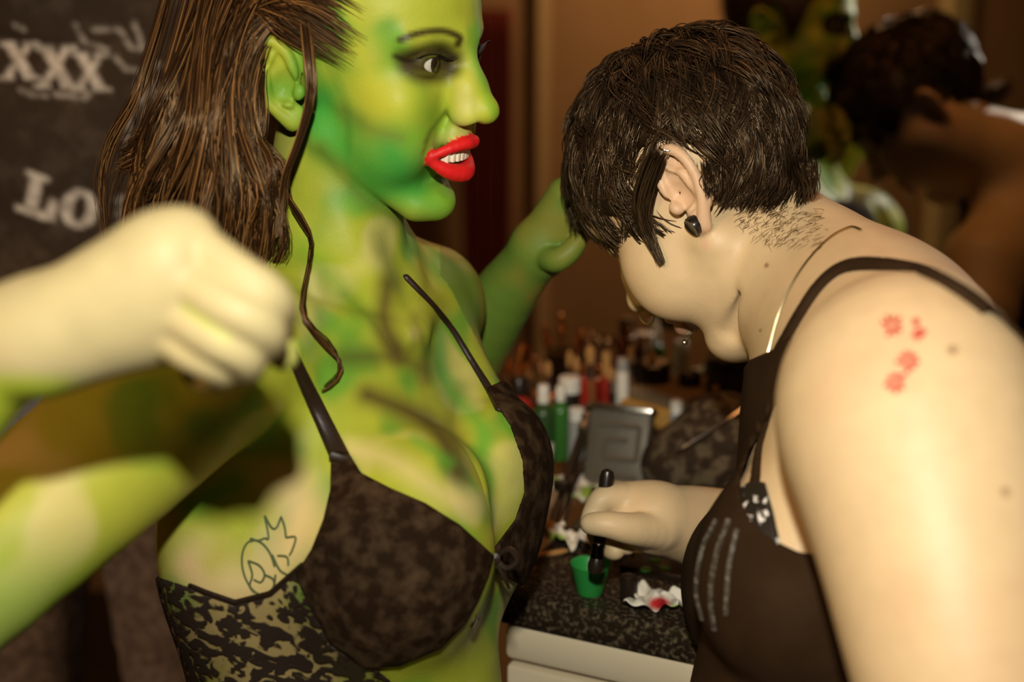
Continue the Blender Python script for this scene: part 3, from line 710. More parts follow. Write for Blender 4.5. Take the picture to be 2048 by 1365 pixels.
loose = [
    (g([(608, 20, .985, .0045), (618, 110, .980, .005), (622, 190, .983, .0040), (598, 280, .99, .003), (572, 350, .995, .003), (565, 400, 1.0, .003), (556, 470, 1.0, .003)]), 70),
    (onskin([(575, 345, .0022), (578, 395, .0022), (612, 450, .002), (624, 500, .002), (606, 590, .0016), (608, 640, .0016), (648, 690, .002), (684, 730, .0016), (672, 765, .0014), (645, 782, .001)], .006), 14),
    (onskin([(570, 380, .0022), (592, 430, .002), (626, 490, .002), (614, 575, .0014), (616, 640, .0014), (664, 690, .002), (680, 740, .0014), (650, 775, .0012)], .008), 8),
    (onskin([(552, 420, .002), (548, 460, .002), (530, 505, .0016)]), 10)]
for gd, cnt in loose: cur += lock([gd, gd], cnt, 1.0, 17, .0004)
hb = RNG.random(len(cur)) ** 4
hc = np.array((.020, .0085, .0034))[None] * (1 - hb[:, None]) + np.array((.32, .15, .045))[None] * hb[:, None]
sv, sf, sc_ = strands_mesh(cur, RNG.uniform(.0003, .0007, len(cur)), .3, hc)
me = mesh_from(np.concatenate([cv, sv]), np.concatenate([cf, sf + len(cv)])); setcol(me, np.concatenate([np.tile((.028, .012, .005), (len(cv), 1)), sc_])); link('hair', me, M_hair, woman)

# ================================================================== the make-up artist, bending over the counter
AH = Frame((-.544, .674, .50), (-.618, -.725, .304), (.160, -.111, 1.107))
artist = empty('person', (W(1800, 1900, 1.0)[0], W(1800, 1900, 1.0)[1], 0), 'make-up artist with short dark hair, black tank top and tattooed shoulder, bending over the counter', 'person')
Al = C2W((-.20, 0, -.98)); Af = C2W((-.95, .24, .20)); Af -= Al * (Af @ Al); Af /= np.linalg.norm(Af); Au = np.cross(Af, Al); AA = np.stack([Af, Al, Au])
AT = Field()
AT.u(ell(W(1760, 1130, 1.0), (.090, .145, .17), AA), .03)
AT.chain(w4([(1465, 445, 1.13, .060), (1590, 562, 1.075, .057), (1705, 665, 1.02, .062), (1775, 780, 1.0, .070)]), .03, 4, .012)
AT.u(rc(W(1755, 720, 1.0), W(1810, 765, .83), .060, .052), .05)
AT.u(rc(W(1755, 740, 1.0), W(1700, 830, 1.18), .060, .050), .05)
AT.u(rc(W(1660, 548, 1.06), W(1850, 680, .90), .036, .042), .04)
AT.u(ell(W(1800, 880, .98), (.080, .14, .12), AA), .04)
AT.u(ell(W(1602, 1165, .925), (.066, .07, .075), AA), .03)
AT.u(ell(W(1530, 1190, 1.10), (.060, .07, .075), AA), .03)
AT.chain(w4([(1745, 1250, 1.0, .105), (1720, 1560, .975, .115), (1720, 1900, .98, .125)]), .03, 3, .02)
AB = Field(list(AT.p))
head(AB, AH, 'closed', 'closed', heavy=.7)
AB.u(ell(AH(58, 42, -22), np.array((26, 18, 26)) * AH.s, AH.A), .018)
EL, EA = ear(AB, AH, 1, .12)
ear(AB, AH, -1)
AB.cut(rc(AH(50, 40, -92), AH(12, 52, -84), .004, .005), .012)
# near arm
AB.chain(w4([(1800, 765, .835, .060), (1818, 830, .795, .070), (1862, 1000, .765, .064), (1915, 1250, .738, .057), (1965, 1500, .72, .050)]), .03, 4, .012)
AB.chain(w4([(1965, 1500, .72, .050), (1930, 1700, .735, .046), (1860, 1950, .79, .031), (1845, 2000, .80, .027)]), .015, 3, .01)
AB.u(rc(W(1845, 2000, .80), W(1815, 2110, .83), .026, .034, (C2W((1, 0, .3)), .55)), .015)
for i, (dx, L) in enumerate(((-50, 1.0), (-18, 1.12), (14, 1.05), (44, .85))):
    finger(AB, [(1815 + dx, 2100, .83 + i * .008, .0100), (1795 + dx * 1.1, 2100 + 90 * L, .84 + i * .008, .0090), (1770 + dx, 2100 + 165 * L, .86 + i * .008, .0078)], n=2)
finger(AB, [(1800, 2030, .80, .014), (1745, 2090, .80, .011), (1715, 2160, .81, .0085)], n=2)
# far arm: only forearm and hand come out behind the body
AB.chain(w4([(1705, 840, 1.18, .048), (1720, 970, 1.25, .047), (1660, 1140, 1.28, .044), (1600, 1150, 1.265, .042)]), .03, 3, .012)
AB.chain(w4([(1600, 1150, 1.265, .042), (1500, 1090, 1.23, .040), (1400, 1055, 1.19, .031), (1325, 1040, 1.165, .0245), (1300, 1034, 1.16, .024)]), .015, 4, .01)
AB.u(rc(W(1310, 1022, 1.165), W(1232, 1006, 1.165), .0205, .0185), .012)
AB.u(rc(W(1315, 1045, 1.16), W(1255, 1045, 1.16), .019, .0165), .012)
finger(AB, [(1320, 1062, 1.145, .015), (1262, 1058, 1.128, .0125), (1215, 1050, 1.122, .0100), (1182, 1048, 1.125, .0085)], .005)
finger(AB, [(1236, 998, 1.155, .0125), (1205, 1000, 1.150, .0100), (1188, 1028, 1.150, .0090), (1180, 1050, 1.145, .0080)], .004)
finger(AB, [(1240, 1008, 1.17, .0120), (1200, 1012, 1.18, .0100), (1188, 1045, 1.178, .0090), (1210, 1072, 1.165, .0082), (1225, 1085, 1.158, .007)], .004)
finger(AB, [(1250, 1030, 1.178, .0110), (1205, 1040, 1.188, .0095), (1195, 1070, 1.180, .0086), (1222, 1098, 1.165, .0080), (1232, 1102, 1.158, .007)], .004)
finger(AB, [(1262, 1050, 1.182, .0100), (1230, 1065, 1.190, .0085), (1228, 1085, 1.180, .0078), (1250, 1092, 1.165, .0072), (1258, 1090, 1.160, .0065)], .004)
SK = np.array((.60, .445, .245))
def artist_col(P):
    px, d = proj(P); c = np.tile(SK, (len(P), 1)); n1 = vnoise(P, 25, 11); n2 = vnoise(P, 140, 12)
    c = mixc(c, (.56, .36, .19), sstep(.45, .8, n1) * .35); c *= (.96 + .08 * n2)[:, None]
    l = AH.loc(P)
    er = (np.abs(l[:, 1]) > 66) & (l[:, 0] < 8) & (l[:, 0] > -48) & (np.abs(l[:, 2]) < 42)
    c = np.where(er[:, None], mixc(c, (.62, .36, .24), np.full(len(P), .45)), c)
    lipm = (l[:, 0] > 80) & (np.abs(l[:, 1]) < 24) & (l[:, 2] < -34) & (l[:, 2] > -58)
    c = np.where(lipm[:, None], np.array((.45, .24, .15)), c)
    lash = (l[:, 0] > 62) & (np.abs(np.abs(l[:, 1]) - 32) < 13) & (np.abs(l[:, 2] - 21) < 1.6)
    c = np.where(lash[:, None], np.array((.05, .025, .012)), c)
    for x, y, r in ((1533, 531, 4.5), (1905, 700, 9), (2010, 985, 8), (1520, 662, 3)):
        k = 1 - sstep(r * .6, r * 1.5, np.hypot(px[:, 0] - x, px[:, 1] - y)); c = mixc(c, (.20, .10, .045), np.where(d < 1.15, k * .8, 0))
    return c
lo, hi = bounds(W(1100, -20, 1.35), W(2150, 1500, .66), W(1845, 2300, .85), W(1800, 2200, 1.2), W(1150, 1950, 1.1), pad=.02)
hi[2] = AH(20, 0, 160)[2]
ABm = sdf_mesh(AB, lo, hi, .0023, artist_col)
M_skin = mat('skin', rough=.48, spec=.4, attr='Col', bump=(420, .22, .0007))
abody = link('body', ABm, M_skin, artist)
BVA = BVHTree.FromPolygons([v.co[:] for v in ABm.vertices], [p.vertices[:] for p in ABm.polygons])
# ---- tank top
M_tank = mat('black_jersey', (.026, .014, .006), .9, .06, noise=(30, (.034, .019, .009), .4, .7), bump=(900, .3, .0006))
front = [(1545, 700), (1585, 668), (1566, 770), (1534, 838), (1498, 905), (1480, 960), (1484, 1005), (1510, 1045), (1550, 1082), (1595, 1104), (1650, 1112), (1720, 1060), (2300, 1100), (2300, 2400), (1100, 2400), (1150, 1000), (1400, 850), (1500, 720)]
strap = [(1520, 780, 24), (1556, 715, 22), (1604, 628, 20), (1648, 566, 20), (1700, 534, 22), (1780, 534, 23), (1860, 552, 24), (1950, 606, 26), (2040, 690, 28), (2140, 800, 30)]
tankV = uni(outline(front, .78, 1.5), inter(half(W(1790, 850, 1.0), Au), half(W(1790, 1000, 1.0), Af)))
TFR = 0
tank = shell('tank_top', AT, tankV, bounds(W(1270, 480, .80), W(2150, 1950, 1.25), W(1270, 1950, 1.25), W(2150, 480, .80), W(1300, 1900, .8), W(2150, 900, 1.25), pad=.05), .0036, M_tank, artist, .0048)
strap2 = shell('bra_strap', AB, strap_on(BVA, [(1508, 990, 13), (1520, 900, 12), (1548, 800, 11), (1580, 715, 11)], .55), bounds(W(1470, 520, .80), W(2100, 1010, 1.05), W(1470, 1010, .8), W(2100, 520, 1.05), pad=.03), .0024, M_tank, artist, .0034)
cupm = mat('white_dotted_lace', (.016, .011, .007), .6, .3, noise=(160, (.75, .72, .66), .60, .63))
shell('bra_cup', AT, outline([(1478, 978), (1500, 962), (1530, 965), (1548, 1030), (1562, 1095), (1520, 1070), (1484, 1030)], .78, .98), bounds(W(1460, 940, .82), W(1580, 1110, .98), pad=.03), .0022, cupm, artist, .0040)
shell('strap', AB, strap_on(BVA, strap, .55), bounds(W(1480, 480, .80), W(2160, 850, 1.1), W(1480, 850, .8), W(2160, 480, 1.1), pad=.03), .0026, M_tank, tank, .0042)
TKm = tank.data
BVT = BVHTree.FromPolygons([v.co[:] for v in TKm.vertices], [p.vertices[:] for p in TKm.polygons])
M_seam = mat('ruffle_stitching', (.045, .036, .026), .6, .4, noise=(300, (.13, .12, .09), .5, .62))
for pts in ([(1434, 1040), (1406, 1100), (1394, 1180), (1406, 1240)], [(1458, 1040), (1434, 1110), (1422, 1190), (1430, 1260)], [(1474, 1060), (1458, 1140), (1452, 1230)]):
    ink(tank, BVT, [pts], .0022, M_seam, 'ruffle_seam', .0)
# ---- red ink splashes on the shoulder
M_red = mat('red_ink', (.52, .075, .05), .6, .2)
sp = []
for cx, cy, r in ((1785, 652, 26), (1838, 668, 14), (1816, 722, 24), (1790, 765, 24), (1832, 645, 7)):
    for k in range(9):
        a = k * .698 + cx; rr = r * (.65 + .5 * random.random()); sp.append([(cx + math.cos(a) * r * .28, cy + math.sin(a) * r * .28), (cx + math.cos(a) * rr * .7, cy + math.sin(a) * rr * .7), (cx + math.cos(a + .1) * rr, cy + math.sin(a + .1) * rr)])
ink(artist, BVA, sp, .0011, M_red, 'red_splash_tattoo', .0003)
# ---- necklace, ear plug, rings
M_gold = mat('pale_gold', (.62, .50, .28), .28, .5, metal=1)
ink(artist, BVA, [[(1722, 462), (1700, 457), (1660, 478), (1616, 524), (1580, 580), (1556, 640), (1540, 700), (1532, 722)]], .0011, M_gold, 'necklace', .0009)
M_plug = mat('black_plug', (.012, .009, .006), .25, .5)
b = Bag(); ax = EA[2]; ax = ax - EA[0] * .75; b.lathe(EL(4, -23, 1.5), [(.0078, -.001), (.0078, .0045), (.007, .006), (.005, .0052), (.001, .0052)], axis=ax, sides=24); b.build('ear_plug', M_plug, artist)
def ring(center, axis, R, r, name, m, a0=0, a1=2 * math.pi, ball=None):
    axis = np.asarray(axis, float); axis /= np.linalg.norm(axis); x = np.cross(axis, [.3, .2, .93]); x /= np.linalg.norm(x); y = np.cross(axis, x); bg = Bag()
    bg.tube([center + R * (math.cos(a) * x + math.sin(a) * y) for a in np.linspace(a0, a1, 22)], r, 7, spl=False)
    if ball is not None: bg.lathe(center + R * (math.cos(ball) * x + math.sin(ball) * y) - axis * .0018, [(.0018 * math.sin(t) + 1e-5, .0018 - .0018 * math.cos(t)) for t in np.linspace(0, math.pi, 9)], axis=axis, sides=12)
    bg.build(name, m, artist)
ring(EL(24, 30, 3), EA[1] * .5 + EA[0] * .8, .0062, .0007, 'ear_ring', M_silver, ball=3.9)
ring(AH(112, 0, -20), AH.v(.2, .95, 0), .0075, .0007, 'septum_ring', M_gold)
b = Bag(); c0 = AH(99, 3, -60); b.lathe(c0, [(.0002 + .0024 * math.sin(t), .0024 - .0024 * math.cos(t)) for t in np.linspace(0, math.pi, 10)], axis=AH.v(1, 0, 0), sides=14); b.tube([AH(88, 3, -60), AH(101, 3, -60)], .0007, 6, spl=False); b.build('lip_stud', M_silver, artist)

# ---- short dark hair
M_dark = hair_mat('dark_brown_hair', .30)
crA = Field().u(ell(AH(-8, 0, 46), np.array((93, 73, 82)) * AH.s, AH.A), .01).u(ell(AH(22, 0, 58), np.array((62, 63, 60)) * AH.s, AH.A), .02)
HA = [(60, 160), (92, 95), (78, 78), (62, 58), (52, 40), (40, 20), (26, 4), (14, 10), (8, 40), (-14, 46), (-34, 40), (-44, 12), (-58, -16), (-75, -34), (-140, -40), (-140, 160)]
regA = locpoly(AH, HA, -120, 120)
cv, cf = surface(Shell(crA, regA, .0025, .012, .008), *bounds(AH(-130, -100, -70), AH(120, 100, 160), AH(-120, 100, 160), AH(-120, 95, -70), AH(110, -100, -60), AH(-120, -100, 160), pad=.02), .0035)
cen = np.array([-8., 0, 46]); rad = np.array([98., 79., 87.])
w0 = (np.array([-48., -10., 122.]) - cen) / rad; w0 /= np.linalg.norm(w0)
curA = []; NPT = 11; nclump = 0; SS = np.linspace(0, 1, NPT)
while nclump < 620:
    u = RNG.normal(size=3); u /= np.linalg.norm(u); p = cen + u * rad
    if poly_d(np.array([[p[0], p[2]]]), HA)[0] > 2 or (p[1] < -55 and RNG.random() < .6): continue
    nclump += 1
    tdir = u * (u @ w0) - w0; tdir -= u * (u @ tdir); tdir /= np.linalg.norm(tdir) + 1e-9
    side = np.cross(u, tdir); tw = RNG.normal() * .35; tdir = tdir + side * tw; tdir /= np.linalg.norm(tdir); bend = RNG.normal() * .14
    L = RNG.uniform(30, 52) / 92.0; up_ = RNG.uniform(1, 7) + 4 * max(0, u @ w0); tip = RNG.uniform(-1, 5)
    for m_ in range(15):
        o2 = RNG.normal(size=2) * .055; conv = RNG.uniform(.25, .9); lj = RNG.uniform(.75, 1.1); lf = RNG.normal() * 1.2
        a = SS * L * lj
        q_ = u[None] * np.cos(a)[:, None] + tdir[None] * np.sin(a)[:, None] + side[None] * (bend * SS ** 2 + o2[0] * (1 - conv * SS))[:, None] + tdir[None] * (o2[1] * (1 - .5 * SS))[:, None]
        q_ /= np.linalg.norm(q_, axis=1, keepdims=True)
        lift = -2 + (up_ + lf) * np.sin(SS * 2.2) + tip * SS ** 2
        pl = cen + q_ * (rad[None] + lift[:, None])
        curA.append(AH.t + (pl * AH.s) @ AH.A)
# keep the ear free
kept = []
for cvx in curA:
    l_ = AH.loc(np.asarray(cvx)); bad = (l_[:, 1] > 58) & (l_[:, 0] > -40) & (l_[:, 0] < 8) & (l_[:, 2] > -40) & (l_[:, 2] < 34 - np.abs(l_[:, 0] + 16) * .35)
    if not bad.any(): kept.append(cvx)
curA = kept
g2 = lambda rows: g(rows)
bang = [
    g([(1215, 190, 1.20, .012), (1175, 260, 1.19, .012), (1158, 340, 1.18, .010), (1150, 420, 1.175, .008), (1152, 470, 1.175, .004)]),
    g([(1250, 190, 1.16, .014), (1205, 270, 1.15, .014), (1182, 340, 1.145, .012), (1175, 400, 1.14, .010), (1178, 436, 1.14, .005)]),
    g([(1290, 200, 1.13, .014), (1245, 280, 1.12, .014), (1222, 345, 1.115, .012), (1212, 395, 1.115, .010), (1215, 428, 1.115, .005)]),
    g([(1320, 220, 1.11, .013), (1285, 290, 1.10, .012), (1262, 350, 1.095, .011), (1252, 400, 1.095, .009), (1255, 436, 1.095, .005)]),
    g([(1335, 250, 1.095, .010), (1308, 310, 1.085, .009), (1285, 370, 1.08, .009), (1278, 420, 1.08, .008), (1288, 462, 1.082, .005)])]
curA += lock(bang, 1500, 1.0, NPT, .003, 0, .15)
osk = lambda rows, lift=.004: onskin(rows, lift, BVA)
lock1 = [osk([(1318, 300, .008), (1296, 350, .008), (1280, 410, .0075), (1292, 460, .006), (1320, 530, .0012)], .007), osk([(1322, 320, .006), (1302, 380, .006), (1292, 430, .005), (1304, 475, .003), (1326, 522, .001)], .006)]
curA += lock(lock1, 300, 1.0, NPT, .001)
behind = [osk([(1405, 320, .006), (1408, 360, .005), (1412, 396, .002)], .005), osk([(1440, 320, .007), (1445, 370, .006), (1434, 412, .0015)], .006), osk([(1490, 320, .008), (1490, 375, .006), (1462, 420, .0015)], .006), osk([(1560, 320, .008), (1560, 380, .006), (1528, 428, .002)], .006), osk([(1600, 320, .008), (1608, 370, .006), (1590, 418, .002)], .006), osk([(1618, 320, .008), (1626, 360, .006), (1628, 400, .002)], .005)]
curA += lock(behind, 1000, 1.0, NPT, .002, .2, .45)
# short hairs growing out on the nape
fin = []
for i in range(300):
    x = RNG.uniform(1480, 1650); y = 395 + (x - 1400) * .10 + RNG.random() ** 1.6 * 70 * sstep(1400, 1560, np.array([x]))[0] + RNG.random() * 12
    v = ray(x, y); v /= np.linalg.norm(v); h = BVA.ray_cast(Vector(CAM), Vector(v))
    if h[0] is None: continue
    p0 = np.array(h[0]); nn = np.array(h[1]); dr = C2W((RNG.normal() * .5 - .35, 1, 0)); dr -= nn * (dr @ nn); dr /= np.linalg.norm(dr); LL = RNG.uniform(.004, .010)
    fin.append(np.array([p0 + dr * LL * s + nn * (.0012 * s + .0003) + C2W((1, 0, 0)) * .001 * math.sin(s * 5 + i) for s in np.linspace(0, 1, NPT)]))
hb = RNG.random(len(curA)) ** 3
hcA = np.array((.013, .0075, .004))[None] * (1 - hb[:, None]) + np.array((.070, .040, .018))[None] * hb[:, None]
sv, sf, sc_ = strands_mesh(curA, RNG.uniform(.00035, .0008, len(curA)), .2, hcA)
sv2, sf2, sc2 = strands_mesh(fin, .00014, .3, np.tile((.10, .055, .02), (len(fin), 1)))
me = mesh_from(np.concatenate([cv, sv, sv2]), np.concatenate([cf, sf + len(cv), sf2 + len(cv) + len(sv)])); setcol(me, np.concatenate([np.tile((.010, .006, .003), (len(cv), 1)), sc_, sc2])); link('hair', me, M_dark, artist)

# ================================================================== lower bodies (mostly below the picture)
M_legg = mat('black_leggings', (.016, .011, .008), .7, .2, bump=(500, .2, .0006)); M_shoe = mat('black_shoe', (.012, .009, .007), .4, .4)
def trousers(name, parent, pelvis, rp, legs, m, vox=.008, top=None):
    B = Field().u(ell(pelvis, rp), .02)
    if top is not None: B.u(rc(pelvis, top[0], top[1], top[1]), .05)
    for L in legs: B.chain(L, .04, 3, .015)
    P = np.array([l[:3] for L in legs for l in L] + [pelvis] + ([top[0]] if top is not None else []))
    return link(name, sdf_mesh(B, P.min(0) - .22, P.max(0) + .22, vox), m, parent)
def shoe(parent, heel, d, L=.25):
    d = np.asarray(d, float); d /= np.linalg.norm(d); heel = np.asarray(heel, float); z = np.array([0, 0, 1.])
    B = Field().u(rc(heel + z * .045, heel + z * .04 + d * L * .45, .038, .036), .02).u(rc(heel + z * .04 + d * L * .4, heel + z * .026 + d * L * .86, .040, .028), .03).keep(half(heel + z * .003, -z), .003)
    return link('shoe', sdf_mesh(B, heel - .12 - np.abs(d) * L, heel + .12 + np.abs(d) * L + z * .05, .006), M_shoe, parent)
pv = W(672, 1720, 1.09)
kn1, kn2 = np.array([.02, .80, .40]), np.array([.05, 1.0, .40])
f1, f2 = np.array([-.06, .80, .07]), np.array([-.03, 1.0, .07])
trousers('leggings', woman, pv + [0, 0, -.03], (.150, .165, .105), [[(*(pv + [.0, -.08, -.03]), .085), (*((pv + kn1) / 2 + [0, 0, .03]), .072), (*kn1, .055), (*((kn1 + f1) / 2), .05), (*f1, .036)], [(*(pv + [.0, .08, -.03]), .085), (*((pv + kn2) / 2 + [0, 0, .03]), .072), (*kn2, .055), (*((kn2 + f2) / 2), .05), (*f2, .036)]], M_legg, top=(W(690, 1640, 1.09), .136))
for f_ in (f1, f2): shoe(woman, f_ * [1, 1, 0], (1, -.1, 0))
M_stool = mat('black_vinyl', (.015, .012, .010), .35, .4); M_chrome = mat('chrome', (.6, .58, .55), .15, .5, metal=1)
sz = pv[2] - .150
stool = empty('bar_stool', (pv[0], pv[1], 0), 'round black stool with chrome post under the green woman', 'stool')
b = Bag(); b.lathe((pv[0], pv[1], sz - .06), [(.10, 0), (.125, .01), (.13, .035), (.12, .055), (.01, .06)], sides=36); b.build('seat', M_stool, stool)
b = Bag(); b.lathe((pv[0], pv[1], .02), [(.03, 0), (.026, .02), (.026, sz - .085), (.05, sz - .08)], sides=20); b.build('post', M_chrome, stool)
b = Bag(); b.lathe((pv[0], pv[1], 0), [(.21, 0), (.21, .008), (.12, .022), (.03, .03)], sides=36); b.build('base', M_chrome, stool)
pa = W(1730, 1880, .965)
k1, k2 = np.array([pa[0] + .03, pa[1] - .10, .42]), np.array([pa[0] + .03, pa[1] + .07, .42])
a1, a2 = np.array([pa[0] + .07, pa[1] - .11, .08]), np.array([pa[0] + .07, pa[1] + .08, .08])
M_jean2 = mat('dark_denim', (.02, .022, .03), .85, .1, noise=(400, (.035, .04, .055), .4, .7))
trousers('trousers', artist, pa + [0, 0, -.03], (.165, .145, .13), [[(*(pa + [0, -.085, -.05]), .10), (*((pa + k1) / 2 + [0, -.04, 0]), .085), (*k1, .065), (*((k1 + a1) / 2), .06), (*a1, .05)], [(*(pa + [0, .055, -.05]), .09), (*((pa + k2) / 2 + [0, .02, 0]), .08), (*k2, .065), (*((k2 + a2) / 2), .06), (*a2, .05)]], M_jean2, top=(W(1710, 1780, .975), .132))
for f_ in (a1, a2): shoe(artist, f_ * [1, 1, 0], (-1, .1, 0))

# ================================================================== room
M_wall = mat('painted_wall', (.30, .205, .115), .8, .2, noise=(6, (.26, .175, .095), .3, .7), bump=(120, .1, .002))
M_floor = mat('dark_vinyl_floor', (.055, .035, .022), .5, .3, noise=(9, (.035, .022, .014), .4, .7))
def slab(name, c, h, ax, m, kind='structure', parent=None, bev=0):
    bg = Bag(); bg.box(c, h, ax, bev); o = bg.build(name, m, parent, smooth=bool(bev))
    if kind and parent is None: o['kind'] = kind
    return o
MX = np.stack([MT, MN, [0, 0, 1]])
slab('floor', (0, 0, -.02), (3.2, 3.6, .02), np.eye(3), M_floor)
slab('wall_back', MP + MN * .06 + MT * 1.02 + [0, 0, 1.3], (1.7, .04, 1.3), MX, M_wall)
XL = -2.3
slab('wall_far', (-.7, 3.2, 1.3), (2.6, .05, 1.3), np.eye(3), M_wall)
slab('wall_left', (XL - .05, -.6, 1.3), (.05, 3.0, 1.3), np.eye(3), M_wall)
def mhit(px, py, x=XL):
    """where the sight line through px,py lands on the left wall after the mirror"""
    v = ray(px, py); t = ((MP - CAM) @ MN) / (v @ MN); p = CAM + v * t; r = v - 2 * (v @ MN) * MN; return p + r * ((x - p[0]) / r[0])
M_trim = mat('cream_trim', (.50, .40, .24), .5, .4); M_trim2 = mat('olive_trim', (.40, .36, .20), .5, .4)
def wall_strip(name, px0, px1, m, z0=0, z1=2.6, th=.03):
    y0, y1 = mhit(px0, 300)[1], mhit(px1, 300)[1]
    return slab(name, (XL + th / 2, (y0 + y1) / 2, (z0 + z1) / 2), (th / 2, abs(y1 - y0) / 2, (z1 - z0) / 2), np.eye(3), m)
wall_strip('trim_1', 1064, 1086, M_trim)
wall_strip('trim_2', 1862, 1902, M_trim2, th=.05)
# red robe hanging on the left wall, seen in the mirror
M_robe = mat('dark_red_cloth', (.16, .012, .008), .8, .2, sheen=.2)
y0, y1 = mhit(890, 300)[1], mhit(984, 300)[1]; bg = Bag(); n = 60; V = []; F = []
for i in range(n + 1):
    t = i / n; y = y0 + (y1 - y0) * t
    for k, z in enumerate(np.linspace(.35, 1.36, 12)):
        V.append((XL + .09 + .022 * math.sin(t * 22 + .6 * math.sin(z * 4)) * (1.2 - .5 * z / 1.4), y, z))
for i in range(n):
    for k in range(11): F.append([i * 12 + k, (i + 1) * 12 + k, (i + 1) * 12 + k + 1, i * 12 + k + 1])
robe = link('robe', mesh_from(np.array(V), F), M_robe); sm = robe.modifiers.new('thick', 'SOLIDIFY'); sm.thickness = .006
robe.data.update(); tag(robe, 'dark red cloth hanging on the beige wall, behind the green woman\'s chin', 'cloth')

# mirror
M_mirror = mat('silvered_glass', (.80, .78, .72), .015, .5, metal=1); M_mframe = mat('dark_wood_frame', (.03, .018, .010), .5, .3)
T0, T1, Z0, Z1 = -.62, 1.25, .915, 2.1
mirror = empty('wall_mirror', MP + MT * T0 + [0, 0, Z0], 'large wall mirror above the granite counter reflecting the room', 'mirror')
slab('glass', MP + MN * .006 + MT * (T0 + T1) / 2 + [0, 0, (Z0 + Z1) / 2], ((T1 - T0) / 2, .006, (Z1 - Z0) / 2), MX, M_mirror, None, mirror)
for nm, c, h in (('frame', (T0 - .01, Z0 / 2 + Z1 / 2), (.012, (Z1 - Z0) / 2 + .02)), ('frame', (T1 + .01, Z0 / 2 + Z1 / 2), (.012, (Z1 - Z0) / 2 + .02)), ('frame', ((T0 + T1) / 2, Z0 - .006), ((T1 - T0) / 2 + .02, .007)), ('frame', ((T0 + T1) / 2, Z1 + .01), ((T1 - T0) / 2 + .02, .012))):
    slab(nm, MP + MT * c[0] - MN * .002 + [0, 0, c[1]], (h[0], .014, h[1]), MX, M_mframe, None, mirror, .003)

# vanity: granite worktop on a white drawer unit
M_gran = mat('dark_granite', (.020, .013, .008), .22, .5, noise=(230, (.13, .095, .055), .50, .66)); M_white = mat('cream_lacquer', (.66, .56, .38), .4, .4); M_dgap = mat('gap', (.03, .02, .012), .8)
DEP = .504; tc0 = (K(950, 1205) - MP) @ MT; tc1 = 1.25
slab('worktop', MP - MN * (DEP / 2) + MT * (tc0 + tc1) / 2 + [0, 0, CZ - .015], ((tc1 - tc0) / 2, DEP / 2, .015), MX, M_gran, None, None, .004)
wt = bpy.data.objects['worktop']; tag(wt, 'dark speckled granite worktop crowded with make-up under the mirror', 'worktop')
for i, (ta, tb) in enumerate(((tc0 + .012, tc0 + .47), (tc0 + .474, tc0 + .93), (tc0 + .934, tc1 - .01))):
    cab = empty('drawer_unit', MP + MT * (ta + tb) / 2 - MN * (DEP / 2 - .02), ('cream lacquered drawer unit at the left end of the counter, beside the green woman', 'cream lacquered drawer unit in the middle under the worktop, behind the artist', 'cream lacquered drawer unit at the right end under the worktop')[i], 'cabinet')
    bz = CZ - .03
    slab('body', MP + MT * (ta + tb) / 2 - MN * (DEP / 2 - .010) + [0, 0, bz / 2 + .035], ((tb - ta) / 2, DEP / 2 - .035, bz / 2 - .0355), MX, M_white, None, cab, .006)
    slab('plinth', MP + MT * (ta + tb) / 2 - MN * (DEP / 2 - .03) + [0, 0, .035], ((tb - ta) / 2 - .01, DEP / 2 - .06, .035), MX, M_dgap, None, cab)
    slab('top_rail', MP + MT * (ta + tb) / 2 - MN * (DEP - .016) + [0, 0, bz - .018], ((tb - ta) / 2, .012, .017), MX, M_white, None, cab, .006)
    for z0, z1 in ((bz - .21, bz - .040), (bz - .46, bz - .216), (.08, bz - .466)):
        dr = slab('drawer', MP + MT * (ta + tb) / 2 - MN * (DEP - .016) + [0, 0, (z0 + z1) / 2], ((tb - ta) / 2 - .002, .012, (z1 - z0) / 2), MX, M_white, None, cab, .004)
        bg = Bag(); hc = MP + MT * (ta + tb) / 2 - MN * (DEP + .012) + [0, 0, (z0 + z1) / 2]; bg.tube([hc - MT * .05 + MN * .018, hc - MT * .05, hc + MT * .05, hc + MT * .05 + MN * .018], .004, 8, spl=False); bg.build('handle', M_chrome, dr)

# ================================================================== person in the printed T-shirt behind the woman
p3 = W(140, 300, 1.78); fan = empty('person', (p3[0], p3[1], 0), 'person behind the green woman in a dark T-shirt with pale lettering and blue jeans', 'person')
c3 = np.array([p3[0], p3[1], 0])
ZB = .06
G3 = Field()
G3.u(ell(c3 + [0, 0, 1.24], (.19, .115, .22)), .03).u(rc(c3 + [-.17, .0, 1.40], c3 + [.17, .0, 1.40], .055, .055), .06).u(ell(c3 + [0, 0, 1.0], (.165, .115, .16)), .06)
T3 = Field(list(G3.p))
for s in (-1, 1): T3.chain([(*(c3 + [s * .19, 0, 1.40]), .062), (*(c3 + [s * .24, .02, 1.27]), .062), (*(c3 + [s * .26, .03, 1.18]), .064)], .03, 2, .02)
T3.u(ell(c3 + [0, -.01, .98], (.175, .125, .10)), .05)
